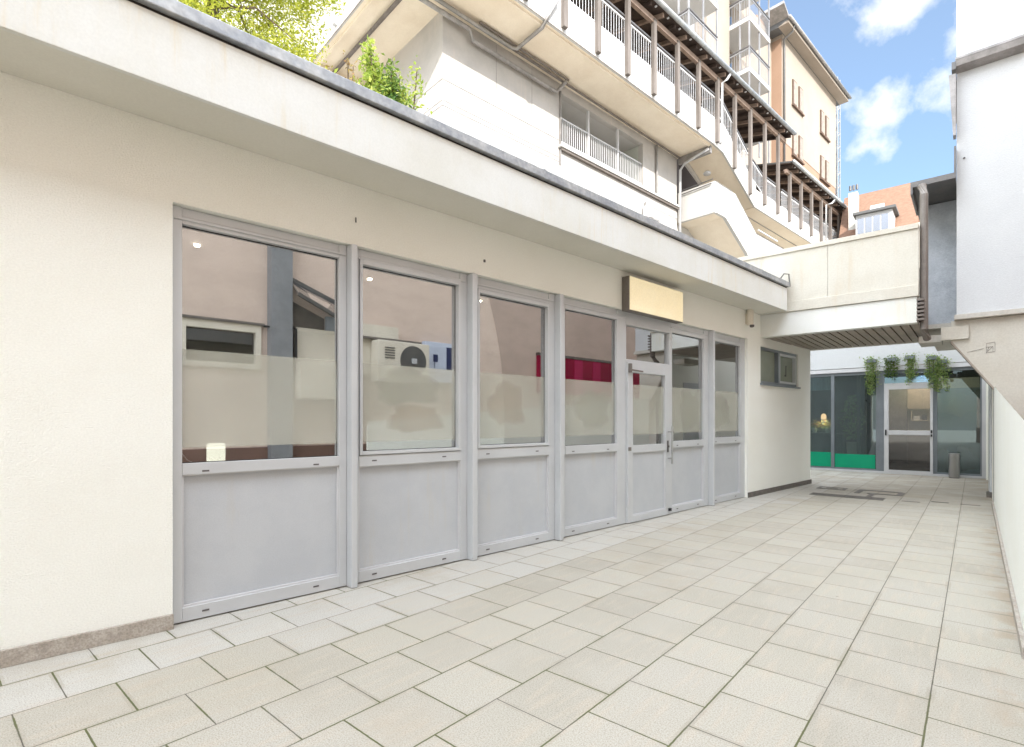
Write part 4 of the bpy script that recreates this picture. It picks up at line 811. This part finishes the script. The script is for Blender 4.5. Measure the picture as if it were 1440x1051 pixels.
h_(MB().box(-5.0,-4.6,32.6,33.1,10.5,13.3),'chimney','concrete2'); 
for x in (-4.95,-4.8,-4.65): h_(MB().lathe((x,32.85,13.5),[(.06,0),(.06,.25)],8),'chimney_pot','darkmetal')
dm=h_(MB().box(-4.5,-3.0,31.4,33.5,10.4,11.62),'dormer','whitemetal'); MB().box(-4.6,-2.85,31.2,33.4,11.63,11.75).build('dormer_roof','slate',dm)
for k in range(4): MB().box(-4.42+k*.33,-4.15+k*.33,31.38,31.399,10.7,11.45).build('dormer_pane','bluepane',dm)
sk=h_(MB().add([(-4.1,32.75,12.0),(-3.5,32.75,12.0),(-3.5,33.1,12.55),(-4.1,33.1,12.55),(-4.1,32.95,11.9),(-3.5,32.95,11.9),(-3.5,33.3,12.45),(-4.1,33.3,12.45)],[(0,1,2,3),(4,7,6,5),(0,4,5,1),(1,5,6,2),(2,6,7,3),(3,7,4,0)]),'skylight','whitemetal'); MB().box(-4.1,-3.5,32.68,32.74,11.92,12.1).build('skylight_frame','black',sk)

# ================================================================ VEGETATION on the terrace behind the low roof
def shoot_bush(name,label,base,h,spread,nshoot,lsize,mat,cat='bush',per=170,seed=1):
    random.seed(seed); t=thing(name,label,cat,'F',base); st=MB(); lv=MB()
    for k in range(nshoot):
        a=random.uniform(0,6.28); top=(base[0]+math.cos(a)*spread*random.uniform(.2,1),base[1]+math.sin(a)*spread*.6,base[2]+h*random.uniform(.65,1))
        mid=((base[0]*.5+top[0]*.5)+random.gauss(0,.1),(base[1]+top[1])/2,base[2]+(top[2]-base[2])*.5)
        st.tube([base,mid,top],.03,6,.008)
        for j in range(per):
            q=random.random()**.6; b=[mid[i]+(top[i]-mid[i])*q for i in range(3)] if random.random()<.75 else [base[i]+(mid[i]-base[i])*q for i in range(3)]
            sp=.16*(1.25-q); lv.leaf((b[0]+random.gauss(0,sp),b[1]+random.gauss(0,sp),b[2]+random.gauss(0,.10)),lsize)
    st.build('stems','bark',t); lv.build('leaves',mat,t); return t
shoot_bush('shrub','pale lime shrub with upright shoots behind the roof edge, right of the dark ivy',(3.85,6.5,3.75),2.75,.33,9,.075,'leafb',seed=3,per=230)
shoot_bush('shrub','tall lime shoot with jagged leaves left of the dark ivy',(3.38,6.4,3.75),2.75,.10,5,.09,'leafb',seed=5,per=330)
shoot_bush('ivy_bush','dark green ivy bush between the lime shoots behind the roof edge',(3.62,6.45,3.75),2.45,.16,9,.075,'leafd',seed=8,per=420)
shoot_bush('seedling','tiny green seedling growing just behind the roof coping',(2.35,5.2,3.75),1.12,.03,2,.06,'leafb','plant',per=20,seed=2)
# overhanging tree top left
random.seed(21)
tr = thing('tree','tall tree with drooping yellow green crown above the roof at the left','tree','F',(2.2,9.6,3.75))
tk=MB(); lv=MB(); tk.tube([(2.2,9.6,3.75),(2.3,9.6,6),(2.2,9.5,8.5),(2.3,9.5,11)],.16,10,.05)
cl=[]
for k in range(300):
    c=(random.uniform(.9,3.75),random.uniform(8.4,10.4),random.uniform(7.2,11.0))
    if c[2]<8.1 and random.random()<.35: continue
    if c[0]>3.3 and c[2]>9.6: continue
    cl.append(c)
for i,c in enumerate(cl):
    if i%9==0: tk.tube([(2.25,9.55,c[2]+.2+random.random()*.5),((c[0]+2.25)/2,(c[1]+9.55)/2,c[2]+.5),c],.03,5,.006)
    r=random.uniform(.26,.5)
    for j in range(230):
        v=Vector((random.gauss(0,1),random.gauss(0,1),random.gauss(0,1))).normalized()*r*random.random()**.5
        lv.leaf((c[0]+v.x,c[1]+v.y,c[2]+v.z*.9-.1*random.random()),.065)
tk.build('trunk','bark',tr); lv.build('crown','leafy',tr)
shoot_bush('reddish_shrub','thin reddish leaved shrub between the tree and the left end of the deck',(4.55,9.9,3.75),5.0,.35,8,.09,'redleaf',seed=12,per=50)
